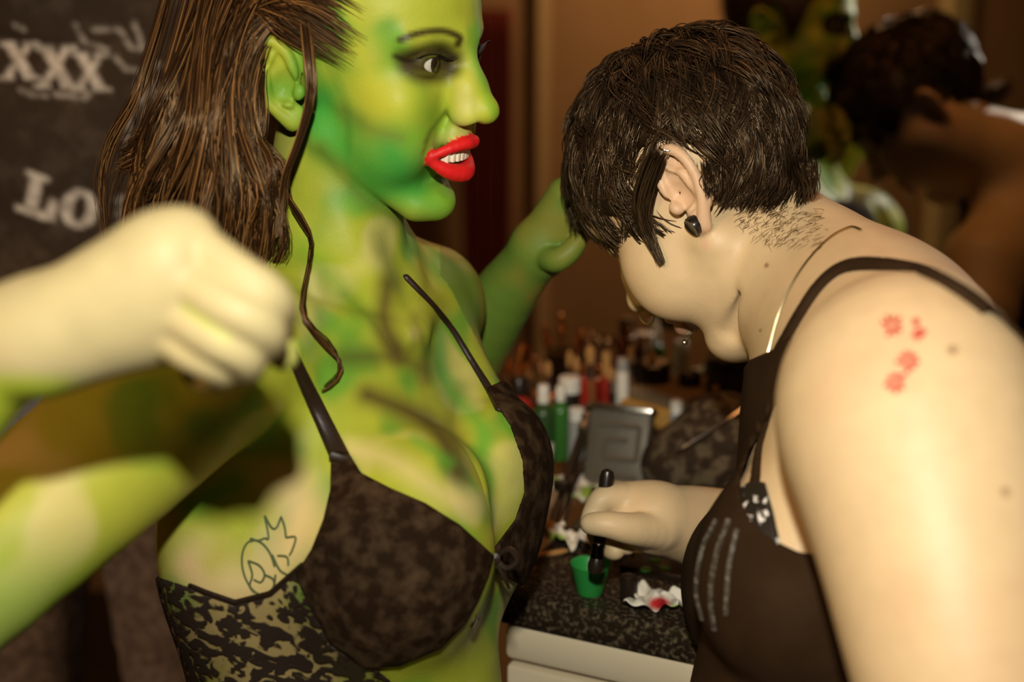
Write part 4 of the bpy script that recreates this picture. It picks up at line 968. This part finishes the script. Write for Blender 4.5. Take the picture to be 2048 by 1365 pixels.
# creases running across the shirt
for x0, y0_, x1, y1_ in ((-40, 70, 330, 150), (24, 560, 330, 470), (-20, 640, 260, 520), (30, 500, 200, 560)):
    T3.cut(rc(W(x0, y0_, 1.655), W(x1, y1_, 1.645), .006, .004), .02)
T3.u(ell(c3 + [0, -.01, 1.43], (.12, .10, .07)), .04)
T3.keep(lambda P: 1.02 - P[:, 2], .01)
def slab_x(cx, cy, w_, h_, sk=0):
    t = w_ * .20
    return [[(cx - w_ * .42, cy - h_ / 2), (cx - w_ * .42 + t * 1.5, cy - h_ / 2), (cx + w_ * .46, cy + h_ / 2), (cx + w_ * .46 - t * 1.5, cy + h_ / 2)], [(cx + w_ * .40, cy - h_ / 2), (cx + w_ * .40 - t, cy - h_ / 2), (cx - w_ * .44, cy + h_ / 2), (cx - w_ * .44 + t, cy + h_ / 2)],
            [(cx - w_ * .5, cy - h_ / 2), (cx - w_ * .05, cy - h_ / 2), (cx - w_ * .05, cy - h_ * .40), (cx - w_ * .5, cy - h_ * .40)], [(cx + w_ * .12, cy - h_ / 2), (cx + w_ * .5, cy - h_ / 2), (cx + w_ * .5, cy - h_ * .40), (cx + w_ * .12, cy - h_ * .40)],
            [(cx - w_ * .52, cy + h_ / 2), (cx - w_ * .12, cy + h_ / 2), (cx - w_ * .12, cy + h_ * .40), (cx - w_ * .52, cy + h_ * .40)], [(cx + w_ * .1, cy + h_ / 2), (cx + w_ * .56, cy + h_ / 2), (cx + w_ * .56, cy + h_ * .40), (cx + w_ * .1, cy + h_ * .40)]]
LET = slab_x(38, 122, 80, 76) + slab_x(112, 134, 86, 84) + slab_x(180, 144, 78, 78)
LET += [[(52, 338), (74, 346), (100, 356), (98, 366), (86, 362), (74, 420), (50, 412), (62, 352), (52, 350)], [(32, 408), (90, 424), (102, 396), (116, 402), (110, 444), (84, 440), (30, 420)]]
LETO = [(158, 418, 38, 40, .25)]
ST = [[(40, 178), (60, 188), (92, 192)], [(108, 188), (140, 192), (170, 196), (178, 188)], [(230, 115), (252, 138), (290, 142), (318, 128)], [(318, 170), (280, 200), (258, 235), (254, 285)], [(150, 50), (170, 85), (215, 100)], [(190, 60), (240, 60), (262, 96), (285, 98)], [(268, 45), (285, 95)], [(30, 50), (48, 60)], [(236, 400), (250, 420), (246, 450), (238, 425)], [(246, 395), (258, 402)]]
def shirt_col(P):
    px, d = proj(P); c = np.tile((.050, .034, .021), (len(P), 1)); n = vnoise(P, 160, 31); n2 = vnoise(P, 38, 33) * .5 + vnoise(P, 90, 34) * .3 + vnoise(P, 210, 35) * .2
    frontm = P[:, 1] < c3[1]
    c = mixc(c, (.105, .080, .055), sstep(.45, .75, n2) * .6)
    a = np.zeros(len(P))
    for L in LET: a = np.maximum(a, fill(px, L, 3))
    for cx, cy, rx, ry, rot in LETO:
        dx, dy = px[:, 0] - cx, px[:, 1] - cy; u = (dx * math.cos(rot) + dy * math.sin(rot)); v = (-dx * math.sin(rot) + dy * math.cos(rot))
        o_ = np.hypot(u / rx, v / ry); i_ = np.hypot((u - 2) / (rx * .36), v / (ry * .66)); a = np.maximum(a, (1 - sstep(.94, 1.04, o_)) * sstep(.9, 1.1, i_))
    a2 = np.zeros(len(P))
    for S_ in ST: a2 = np.maximum(a2, brush(px, S_, 5, 3))
    a = np.maximum(a * (.62 + .38 * sstep(.35, .6, n)), a2 * .5 * (.4 + .6 * sstep(.35, .6, n)))
    return mixc(c, (.80, .74, .62), np.where(frontm, a, 0) * .95)
me = sdf_mesh(T3, c3 + [-.36, -.25, .90], c3 + [.36, .25, 1.52], .0036, shirt_col)
M_shirt = mat('printed_cotton', rough=.85, spec=.15, attr='Col', bump=(500, .3, .0008)); link('t_shirt', me, M_shirt, fan)
B3 = Field(); H3 = Frame((.2, .15, -.97), (0, -.97, -.2), (0, 0, 0)); H3.t = c3 + [0, -.02, 1.67]
head(B3, H3); ear(B3, H3, 1); ear(B3, H3, -1)
B3.chain([(*(c3 + [0, .0, 1.65]), .055), (*(c3 + [0, .01, 1.45]), .058)], .02, 2, .01).u(rc(c3 + [-.15, .0, 1.405], c3 + [.15, .0, 1.405], .045, .045), .03).u(rc(c3 + [0, 0, 1.38], c3 + [0, 0, 1.05], .09, .09), .05)
for s in (-1, 1):
    B3.chain([(*(c3 + [s * .19, 0, 1.395]), .05), (*(c3 + [s * .26, .03, 1.15]), .045), (*(c3 + [s * .27, -.02, .92]), .034), (*(c3 + [s * .26, -.05, .86]), .03)], .02, 3, .01)
    for k in range(4): B3.chain([(*(c3 + [s * .26, -.07 + k * .022, .82]), .012), (*(c3 + [s * .262, -.075 + k * .022, .76]), .010), (*(c3 + [s * .25, -.07 + k * .022, .72]), .008)], .01, 2, .004)
link('body', sdf_mesh(B3, c3 + [-.36, -.25, .66], c3 + [.36, .25, 1.86], .006, lambda P: np.tile(SK * .8, (len(P), 1))), M_skin, fan)
M_jean = mat('blue_denim', (.20, .20, .24), .85, .1, noise=(60, (.48, .48, .52), .45, .75), bump=(700, .4, .0008))
lg = []
for s in (-1, 1): lg.append([(*(c3 + [s * .09, -.01, .88]), .095), (*(c3 + [s * .10, -.02, .65]), .085), (*(c3 + [s * .105, -.03, .45]), .066), (*(c3 + [s * .11, .0, .25]), .06), (*(c3 + [s * .115, .01, .09]), .055)])
trousers('jeans', fan, c3 + [0, 0, .94], (.180, .128, .12), lg, M_jean, .008)
for s in (-1, 1): shoe(fan, c3 + [s * .115, .06, 0], (s * .15, -1, 0))
cp = Field().u(ell(H3(-8, 0, 50), np.array((98, 79, 88)) * H3.s, H3.A), .01)
hv, hf = surface(Shell(cp, locpoly(H3, HA, -120, 120), .006, .012, .006), H3.t - .17, H3.t + .17, .006)
me = mesh_from(hv, hf); setcol(me, np.tile((.02, .012, .006), (len(hv), 1))); link('hair', me, M_dark, fan)


# ================================================================== make-up and tools on the counter
Zv = np.array([0, 0, 1.])
M_blk = mat('black_plastic', (.016, .010, .006), .28, .5); M_redp = mat('red_plastic', (.32, .022, .012), .3, .5); M_grn = mat('green_liquid', (.045, .16, .025), .25, .5); M_grn2 = mat('dark_green_plastic', (.03, .075, .018), .3, .5)
M_wht = mat('white_plastic', (.78, .74, .62), .4, .4); M_clear = mat('clear_plastic', (.72, .72, .64), .12, .5, trans=.55); M_brown = mat('varnished_wood', (.25, .10, .03), .3, .5); M_brist = mat('tan_bristle', (.42, .22, .07), .8, .2, bump=(900, .6, .001)); M_paper = mat('paper_label', (.70, .66, .52), .7, .2)
M_tis = mat('tissue', (.80, .75, .62), .9, .1, bump=(300, .5, .002)); M_tin = mat('grey_tin', (.13, .11, .075), .5, .4, metal=.15, bump=(60, .3, .002)); M_yel = mat('yellow_sponge', (.50, .27, .06), .85, .1, bump=(300, .5, .002)); M_copper = mat('copper', (.75, .32, .12), .3, .5, metal=1)
def px_r(px, py, w_px, z=CZ):
    """radius in metres of something w_px wide standing at px,py on the counter"""
    p = K(px, py, z); return w_px / 2 / FPX * ((p - CAM) @ FWD)
def hz(px, py, top):
    """height so that a thing standing at px,py reaches picture row top"""
    p = K(px, py); v = ray(px, top); d0 = math.hypot(p[0], p[1]); t = d0 / math.hypot(v[0], v[1]); return CAM[2] + v[2] * t - CZ
def bottle(px, py, w_px, top, m, capm, label, cat='bottle', cap=.22, neck=.45, lab=None, name='bottle', group=None, capr=None, shape='shoulder'):
    p = K(px, py); r = px_r(px, py, w_px); h = hz(px, py, top); o = empty(name, p, label, cat, group)
    hb = h * (1 - cap); b = Bag()
    if shape == 'shoulder': b.lathe(p, [(r * .9, 0), (r, .003), (r, hb * .80), (r * .9, hb * .88), (r * neck, hb * .96), (r * neck, hb)])
    else: b.lathe(p, [(r * .94, 0), (r, .002), (r, hb * .97), (r * .94, hb)])
    b.build('body', m, o)
    cr = capr * r if capr else r * max(neck * 1.25, .5); b = Bag(); b.lathe(p + Zv * hb * .985, [(cr, 0), (cr, h * cap * .9), (cr * .85, h * cap), (cr * .1, h * cap * 1.01)]); b.build('cap', capm, o)
    if lab:
        z0, z1, lm = lab; b = Bag(); R_ = r * 1.015; V = []; F = []
        t0 = math.atan2(-p[1], -p[0])
        for i in range(13):
            a = t0 - 1.1 + 2.2 * i / 12
            for z in (z0 * hb, z1 * hb): V.append(p + [R_ * math.cos(a), R_ * math.sin(a), z])
        for i in range(12): F.append([2 * i, 2 * i + 2, 2 * i + 3, 2 * i + 1])
        b.add(V, F); ob = b.build('paper_label', lm, o); ob.modifiers.new('thick', 'SOLIDIFY').thickness = .0004
    return o
bottle(1038, 912, 56, 752, M_redp, M_blk, 'red bottle with a black cap behind the green woman\'s bra cup', cap=.22, neck=.5)
bottle(1086, 926, 46, 768, M_grn2, M_wht, 'green bottle with white cap and white label next to the red bottle', cap=.22, neck=.4, lab=(.08, .36, M_paper))
bottle(1120, 918, 40, 770, M_grn, M_wht, 'slim bright green bottle with a white cap, right of the labelled green bottle', cap=.2, neck=.4)
bottle(1138, 900, 44, 752, M_blk, M_wht, 'dark bottle with a wide white cap beside the green bottles', cap=.20, capr=1.0, shape='tube')
bottle(1152, 935, 34, 815, M_clear, M_wht, 'small clear bottle with a white lid standing before the dark bottle', cap=.2, capr=.9, shape='tube')
bottle(1014, 890, 60, 778, M_tis, M_wht, 'pale squat jar behind the red bottle', 'jar', cap=.3, capr=1.02, shape='tube', name='jar')
bottle(1210, 865, 22, 702, M_redp, M_brist, 'slim red tube with a tan cap standing among the brushes', 'tube', cap=.30, capr=.85, shape='tube', name='lipgloss_tube')
bottle(1243, 865, 26, 715, M_wht, M_clear, 'white tube with a clear cap right of the red tube', 'tube', cap=.18, capr=.9, shape='tube', name='cream_tube')
bottle(1376, 868, 56, 742, M_blk, M_blk, 'black bottle standing behind the yellow sponge block', cap=.2, capr=.8, shape='shoulder')
bottle(1446, 880, 74, 712, M_blk, M_blk, 'large black bottle nearest the artist\'s tank top', cap=.18, capr=.9, shape='tube')
bottle(1300, 858, 74, 722, M_blk, M_blk, 'round black jar behind the yellow sponge block', 'jar', cap=.35, capr=1.0, shape='tube', name='jar')
# upright brushes
def brush_obj(base, tip, r, label, hm=M_brown, fm=M_silver, bm_=M_brist, fer=(.62, .80), group=None, bw=1.5, taper=.45):
    base = np.asarray(base, float); tip = np.asarray(tip, float); ax = tip - base; L = np.linalg.norm(ax); ax /= L
    o = empty('makeup_brush', base, label, 'brush', group)
    b = Bag(); b.lathe(base, [(r * taper, 0), (r * .9, L * .12), (r, L * fer[0])], ax, 14); b.build('handle', hm, o)
    b = Bag(); b.lathe(base + ax * L * fer[0], [(r * 1.02, 0), (r * 1.1, L * .01), (r * 1.02, L * .03), (r * 1.15, L * (fer[1] - fer[0]))], ax, 14); b.build('ferrule', fm, o)
    b = Bag(); q = L * (1 - fer[1]); b.lathe(base + ax * L * fer[1], [(r * 1.1, 0), (r * bw, q * .45), (r * bw * .8, q * .8), (r * .2, q)], ax, 14); b.build('bristles', bm_, o); return o
def at_h(px, py, base):
    """point on the vertical plane through a counter point base, seen at px,py"""
    n_ = np.array([base[0], base[1], 0]); n_ /= np.linalg.norm(n_); v = ray(px, py); return CAM + v * (((base - CAM) @ n_) / (v @ n_))
for bx, by, tx, ty, rr, lb in ((1186, 872, 1180, 690, .0042, 'tall brush with a bright silver ferrule standing among the bottles'), (1160, 870, 1152, 712, .0030, 'thin dark brush left of the bright silver brush'), (1266, 860, 1262, 690, .0030, 'thin brush standing right of the white tube'), (1325, 858, 1302, 700, .0032, 'brush leaning left behind the black jar'), (1338, 858, 1316, 712, .0028, 'short brush just right of the leaning brush'), (1352, 858, 1372, 725, .0034, 'brush leaning right behind the black bottle'), (1130, 862, 1140, 700, .0026, 'dark thin brush behind the white capped bottle')):
    bp_ = K(bx, by); brush_obj(bp_ + Zv * .001, at_h(tx, ty, bp_), rr, lb)
# yellow sponge block and tan box
c = K(1330, 872); ax1 = MT * .94 + MN * -.34; ax1 /= np.linalg.norm(ax1); ax2 = np.cross(Zv, ax1)
sb = slab('sponge_block', c + Zv * .0225, (.047, .034, .022), np.stack([ax1, ax2, Zv]), M_yel, None, None, .004); tag(sb, 'yellow foam block lying behind the grey tin', 'sponge')
c2_ = c + Zv * .0525 + ax1 * .008 + ax2 * .002
M_tan = mat('tan_card', (.24, .16, .085), .7, .2); tb = slab('palette_box', c2_, (.042, .030, .0075), np.stack([ax1, ax2, Zv]), M_tan, None, None, .002); tag(tb, 'flat tan palette box on top of the yellow block', 'box')
# grey tin with a raised maze pattern
tp = K(1228, 985); dirn = np.array([.93, -.36, 0]); nrm = np.array([-.36, -.93, 0])
lean = nrm * .35 * -1 + Zv * .937; lean /= np.linalg.norm(lean); nr2 = np.cross(dirn, lean)
tin = empty('tin_case', tp, 'grey metal case with an angular embossed pattern leaning behind the brush', 'case')
hw, hh = px_r(1228, 985, 126), .044
cc = tp + lean * hh + nr2 * .0 + Zv * .004
AXT = np.stack([dirn, nr2, lean])
slab('body', cc, (hw, .011, hh), AXT, M_tin, None, tin, .004)
slab('rim', cc + lean * (hh - .004) - nr2 * .0, (hw * 1.03, .014, .004), AXT, M_silver, None, tin, .0015)
sgn = 1 if nr2 @ (CAM - cc) > 0 else -1
for i, (u0, v0, u1, v1) in enumerate(((-.75, .5, .7, .5), (.7, .5, .7, -.3), (.7, -.3, -.35, -.3), (-.35, -.3, -.35, .15), (-.35, .15, .35, .15), (-.75, .5, -.75, -.7), (-.75, -.7, .75, -.7))):
    bg = Bag(); bg.tube([cc + dirn * u0 * hw + lean * v0 * hh + nr2 * sgn * .0112, cc + dirn * u1 * hw + lean * v1 * hh + nr2 * sgn * .0112], .0030, 6, spl=False); bg.build('embossed_line', M_tin, tin)
# dark patterned pouch
M_pouch = mat('woven_brown_fabric', (.035, .021, .011), .8, .15, noise=(70, (.12, .085, .045), .48, .6), bump=(300, .5, .001))
pc = K(1385, 1000)
Bp = Field().u(ell(pc + Zv * .040 + [.012, .02, 0], (.055, .040, .042)), .01).u(ell(pc + Zv * .072 + [.035, .03, 0], (.040, .034, .035)), .03).u(ell(pc + Zv * .03 + [-.02, .02, 0], (.034, .034, .030)), .02).cut(rc(pc + [-.05, -.02, .07], pc + [.06, -.02, .045], .004, .004), .012).cut(rc(pc + [.0, -.03, .0], pc + [.035, -.01, .11], .003, .004), .012).keep(half(pc + Zv * .0012, -Zv), .004)
po = link('cosmetic_pouch', sdf_mesh(Bp, pc - [.10, .08, .01], pc + [.12, .11, .13], .003), M_pouch); tag(po, 'crumpled dark patterned pouch between the grey tin and the artist', 'pouch')
bg = Bag(); bg.tube([pc + [-.045, .0, .035], pc + [-.02, -.022, .06], pc + [.02, -.018, .085], pc + [.05, .0, .100]], .0018, 6); bg.build('zip', M_silver, po)
# airbrush stand: dark rods with silver joints, and its hose
ast = empty('airbrush', K(1100, 1085), 'black airbrush with silver joints propped up beside the tissues', 'airbrush')
r0 = K(1098, 1078) + Zv * .004; r1 = at_h(1178, 815, K(1140, 960)); bg = Bag(); bg.tube([r0, r0 * .5 + r1 * .5, r1], [.0042, .0036, .003], 10, spl=False); bg.build('body', M_blk, ast)
for t in (.985, .90, .84, .80): 
    p_ = r0 + (r1 - r0) * t; bg = Bag(); bg.lathe(p_, [(.0035, 0), (.0050, .001), (.0050, .006), (.0035, .007)], r1 - r0, 14); bg.build('joint', M_silver, ast)
bg = Bag(); bg.lathe(r0 + (r1 - r0) * .30, [(.001, 0), (.009, .004), (.010, .012), (.009, .013)], Zv * .9 + (r1 - r0), 16); bg.build('cup', M_blk, ast)
h0 = K(1110, 1098) + Zv * .004; hose = [h0, at_h(1128, 1035, K(1125, 1040)) , at_h(1150, 960, K(1145, 990)), at_h(1195, 880, K(1180, 960)), at_h(1235, 846, K(1220, 940)), at_h(1262, 852, K(1250, 925)), K(1300, 905) + Zv * .03, K(1330, 1000) + Zv * .004, K(1300, 1040) + Zv * .0035]
bg = Bag(); bg.tube(hose, .0032, 10); ho = bg.build('hose', M_blk); tag(ho, 'black rubber hose arching from the airbrush over the grey tin', 'hose')
bg = Bag(); bg.lathe(np.array(hose[4]) - Zv * .004, [(.004, 0), (.006, .001), (.006, .010), (.004, .011)], np.array(hose[5]) - np.array(hose[3]), 14); bg.build('fitting', M_silver, ho)
# orange tipped brush lying in front of it
bq0 = K(1176, 1082) + Zv * .006; bq1 = K(1080, 1068) + Zv * .006
brush_obj(bq0, bq1, .0055, 'fat black brush with copper ferrule and orange hair lying by the tissues', M_blk, M_copper, M_brist, (.5, .66), bw=1.7, taper=.8)
brush_obj(K(1135, 1110) + Zv * .004, K(1035, 1128) + Zv * .004, .0030, 'thin brush with an orange handle lying towards the bra bow', M_brist, M_copper, M_blk, (.7, .8))
# tissues with paint stains
def tissue(px, py, w_px, h_px, label, stains, seed, name='tissue'):
    p = K(px, py); rr = np.random.default_rng(seed); n = 26; sx = px_r(px, py, w_px); sy = sx * h_px / w_px * 2.6; V = []; F = []
    ph = rr.random(6) * 6.28
    ax_ = np.array([math.cos(seed), math.sin(seed) * .4, 0]); ax_ /= np.linalg.norm(ax_); ay_ = np.cross(Zv, ax_)
    for i in range(n + 1):
        for j in range(n + 1):
            u = i / n * 2 - 1; v = j / n * 2 - 1
            ed = 1 + .18 * math.sin(3 * math.atan2(v, u) + ph[0]) + .1 * math.sin(5 * math.atan2(v, u) + ph[1])
            z = .0035 + .004 * (math.sin(u * 4 + ph[2]) * math.sin(v * 3 + ph[3]) + 1) + .0025 * (math.sin(u * 9 + v * 5 + ph[4]) + 1)
            V.append(p + ax_ * u * sx * ed + ay_ * v * sy * ed + Zv * z)
    for i in range(n):
        for j in range(n): F.append([i * (n + 1) + j, (i + 1) * (n + 1) + j, (i + 1) * (n + 1) + j + 1, i * (n + 1) + j + 1])
    V = np.array(V); me = mesh_from(V, F); c = np.tile((.80, .74, .60), (len(V), 1)); pq, _ = proj(V)
    for x, y, r_, colr in stains: c = mixc(c, colr, 1 - sstep(r_ * .5, r_ * 1.15, np.hypot(pq[:, 0] - x, (pq[:, 1] - y) * 1.6)))
    setcol(me, c); o = link(name, me, M_tisA); o.modifiers.new('thick', 'SOLIDIFY').thickness = .0008; tag(o, label, 'tissue'); return o
M_tisA = mat('stained_tissue', rough=.9, spec=.1, attr='Col', bump=(250, .5, .002))
LG = (.30, .46, .06)
tissue(1150, 985, 116, 40, 'crumpled white tissue smeared green behind the held brush', [(1180, 985, 26, LG), (1140, 1000, 22, (.2, .36, .05)), (1110, 960, 12, LG)], 2)
tissue(1135, 1088, 96, 22, 'flat white wipe with a green smear left of the held brush', [(1110, 1080, 26, LG)], 5)
tissue(1412, 1000, 120, 34, 'white tissue lying between the artist\'s forearm and the pouch', [(1405, 960, 22, LG)], 9)
tissue(1312, 1216, 100, 34, 'folded white wipe with a red and a green stain near the counter edge', [(1318, 1208, 26, (.45, .02, .02)), (1352, 1222, 24, LG)], 12)
tissue(1250, 1116, 60, 14, 'small white wipe with a red edge under the fingertips', [(1228, 1118, 14, (.5, .06, .04))], 15)
# green paint cup, its cap, palette
M_cup = mat('green_cup', (.03, .30, .055), .35, .4, trans=.15)
gp = K(1180, 1188); gr = px_r(1180, 1188, 56); gh = hz(1180, 1188, 1130); cupo = empty('paint_cup', gp, 'small green plastic cup of paint under the held brush', 'cup')
b = Bag(); b.lathe(gp + Zv * .0005, [(gr * .86, 0), (gr * .95, .002), (gr * 1.42, gh), (gr * 1.46, gh + .001), (gr * 1.36, gh), (gr * .92, .004), (gr * .05, .003)], sides=32); b.build('body', M_cup, cupo)
b = Bag(); b.lathe(gp + Zv * gh * .50, [(gr * 1.12, 0), (gr * 1.12, .0008), (gr * .1, .001)], sides=32); b.build('paint', mat('green_paint', (.035, .33, .06), .2, .5), cupo)
kp = K(1257, 1203); kr = px_r(1257, 1203, 36); kh = hz(1257, 1203, 1150); b = Bag(); b.lathe(kp + Zv * .0005, [(kr, 0), (kr * 1.02, .001), (kr, kh * .75), (kr * .85, kh * .94), (kr * .3, kh), (kr * .05, kh)], sides=28); ko = b.build('pigment_pot', M_blk); tag(ko, 'black domed pot standing right of the green cup', 'pot')
plo = slab('paint_palette', K(1320, 1142) + Zv * .004, (.032, .020, .0035), MX, M_blk, None, None, .0015); tag(plo, 'small black palette with green smears near the tank top', 'palette')
for x, y in ((1292, 1140), (1310, 1122), (1330, 1138)):
    b = Bag(); b.lathe(K(x, y, CZ + .0076), [(.006, 0), (.005, .0012), (.001, .0018)], sides=14); b.build('paint_blob', M_grn, plo)
# the brush in her hand
hb0 = W(1216, 938, 1.150); hb1 = W(1190, 1150, 1.158); axh = hb1 - hb0; Lh = np.linalg.norm(axh); axh /= Lh
held = empty('makeup_brush', hb1, 'thick black brush held upright over the green cup', 'brush')
b = Bag(); b.lathe(hb0, [(.0012, 0), (.0048, .002), (.0062, .007), (.0060, Lh * .45), (.0052, Lh * .70)], axh, 20); b.build('handle', M_blk, held)
b = Bag(); b.lathe(hb0 + axh * Lh * .70, [(.0054, 0), (.0060, .002), (.0054, .004), (.0058, Lh * .14)], axh, 20); b.build('ferrule', mat('black_metal', (.05, .04, .03), .2, .5, metal=1), held)
b = Bag(); b.lathe(hb0 + axh * Lh * .84, [(.0056, 0), (.0072, Lh * .07), (.0064, Lh * .13), (.002, Lh * .16)], axh, 20); b.build('bristles', M_blk, held)
# copper clips and compacts near the mirror
b = Bag(); cp0 = K(1012, 862) + Zv * .05
clip = empty('hair_clips', K(1012, 862), 'tangle of copper hair clips in a glass beside the green forearm', 'clip')
b = Bag(); gq = K(1012, 862); b.lathe(gq + Zv * .0005, [(.020, 0), (.024, .001), (.025, .06), (.0235, .06), (.022, .003), (.001, .003)], sides=24); b.build('glass', M_clear, clip)
for i in range(7):
    a = i * .9; q0 = gq + [.008 * math.cos(a), .008 * math.sin(a), .006]; q1 = gq + [.030 * math.cos(a), .030 * math.sin(a), .085 + .008 * math.sin(i * 2.)]; b = Bag(); b.tube([q0, q1, q1 + [.008, .002, .004], q1 + [.012, 0, -.012]], .0018, 6); b.build('clip', M_copper, clip)
for x, y, w_, h_, lb, m_ in ((1080, 862, .020, .024, 'small copper powder compact by the mirror, left of the thin brushes', M_copper), (1290, 850, .026, .018, 'orange powder compact right against the mirror', mat('orange_powder', (.42, .16, .05), .6)), (1170, 850, .018, .030, 'little red box right against the mirror', M_redp)):
    o = slab('powder_compact', K(x, y) + Zv * (h_ + .0005), (w_, .010, h_), MX, m_, None, None, .003); tag(o, lb, 'compact')

# a few more brushes and tubes in the crowd at the back
for bx, by, tx, ty, rr, lb in ((1224, 868, 1222, 735, .0036, 'short silver brush between the red tube and the white tube'), (1102, 866, 1096, 722, .0028, 'thin brush behind the slim bright green bottle'), (1400, 866, 1408, 742, .0034, 'brush standing between the two black bottles'), (1424, 900, 1432, 770, .0030, 'brush standing before the large black bottle'), (1060, 866, 1056, 726, .0030, 'brush standing behind the red bottle cap')):
    bp_ = K(bx, by); brush_obj(bp_ + Zv * .001, at_h(tx, ty, bp_), rr, lb, M_blk, M_silver, M_brist)
bottle(1350, 905, 26, 800, M_clear, M_wht, 'small clear vial in front of the tall black bottle', 'vial', cap=.25, capr=.9, shape='tube', name='vial')
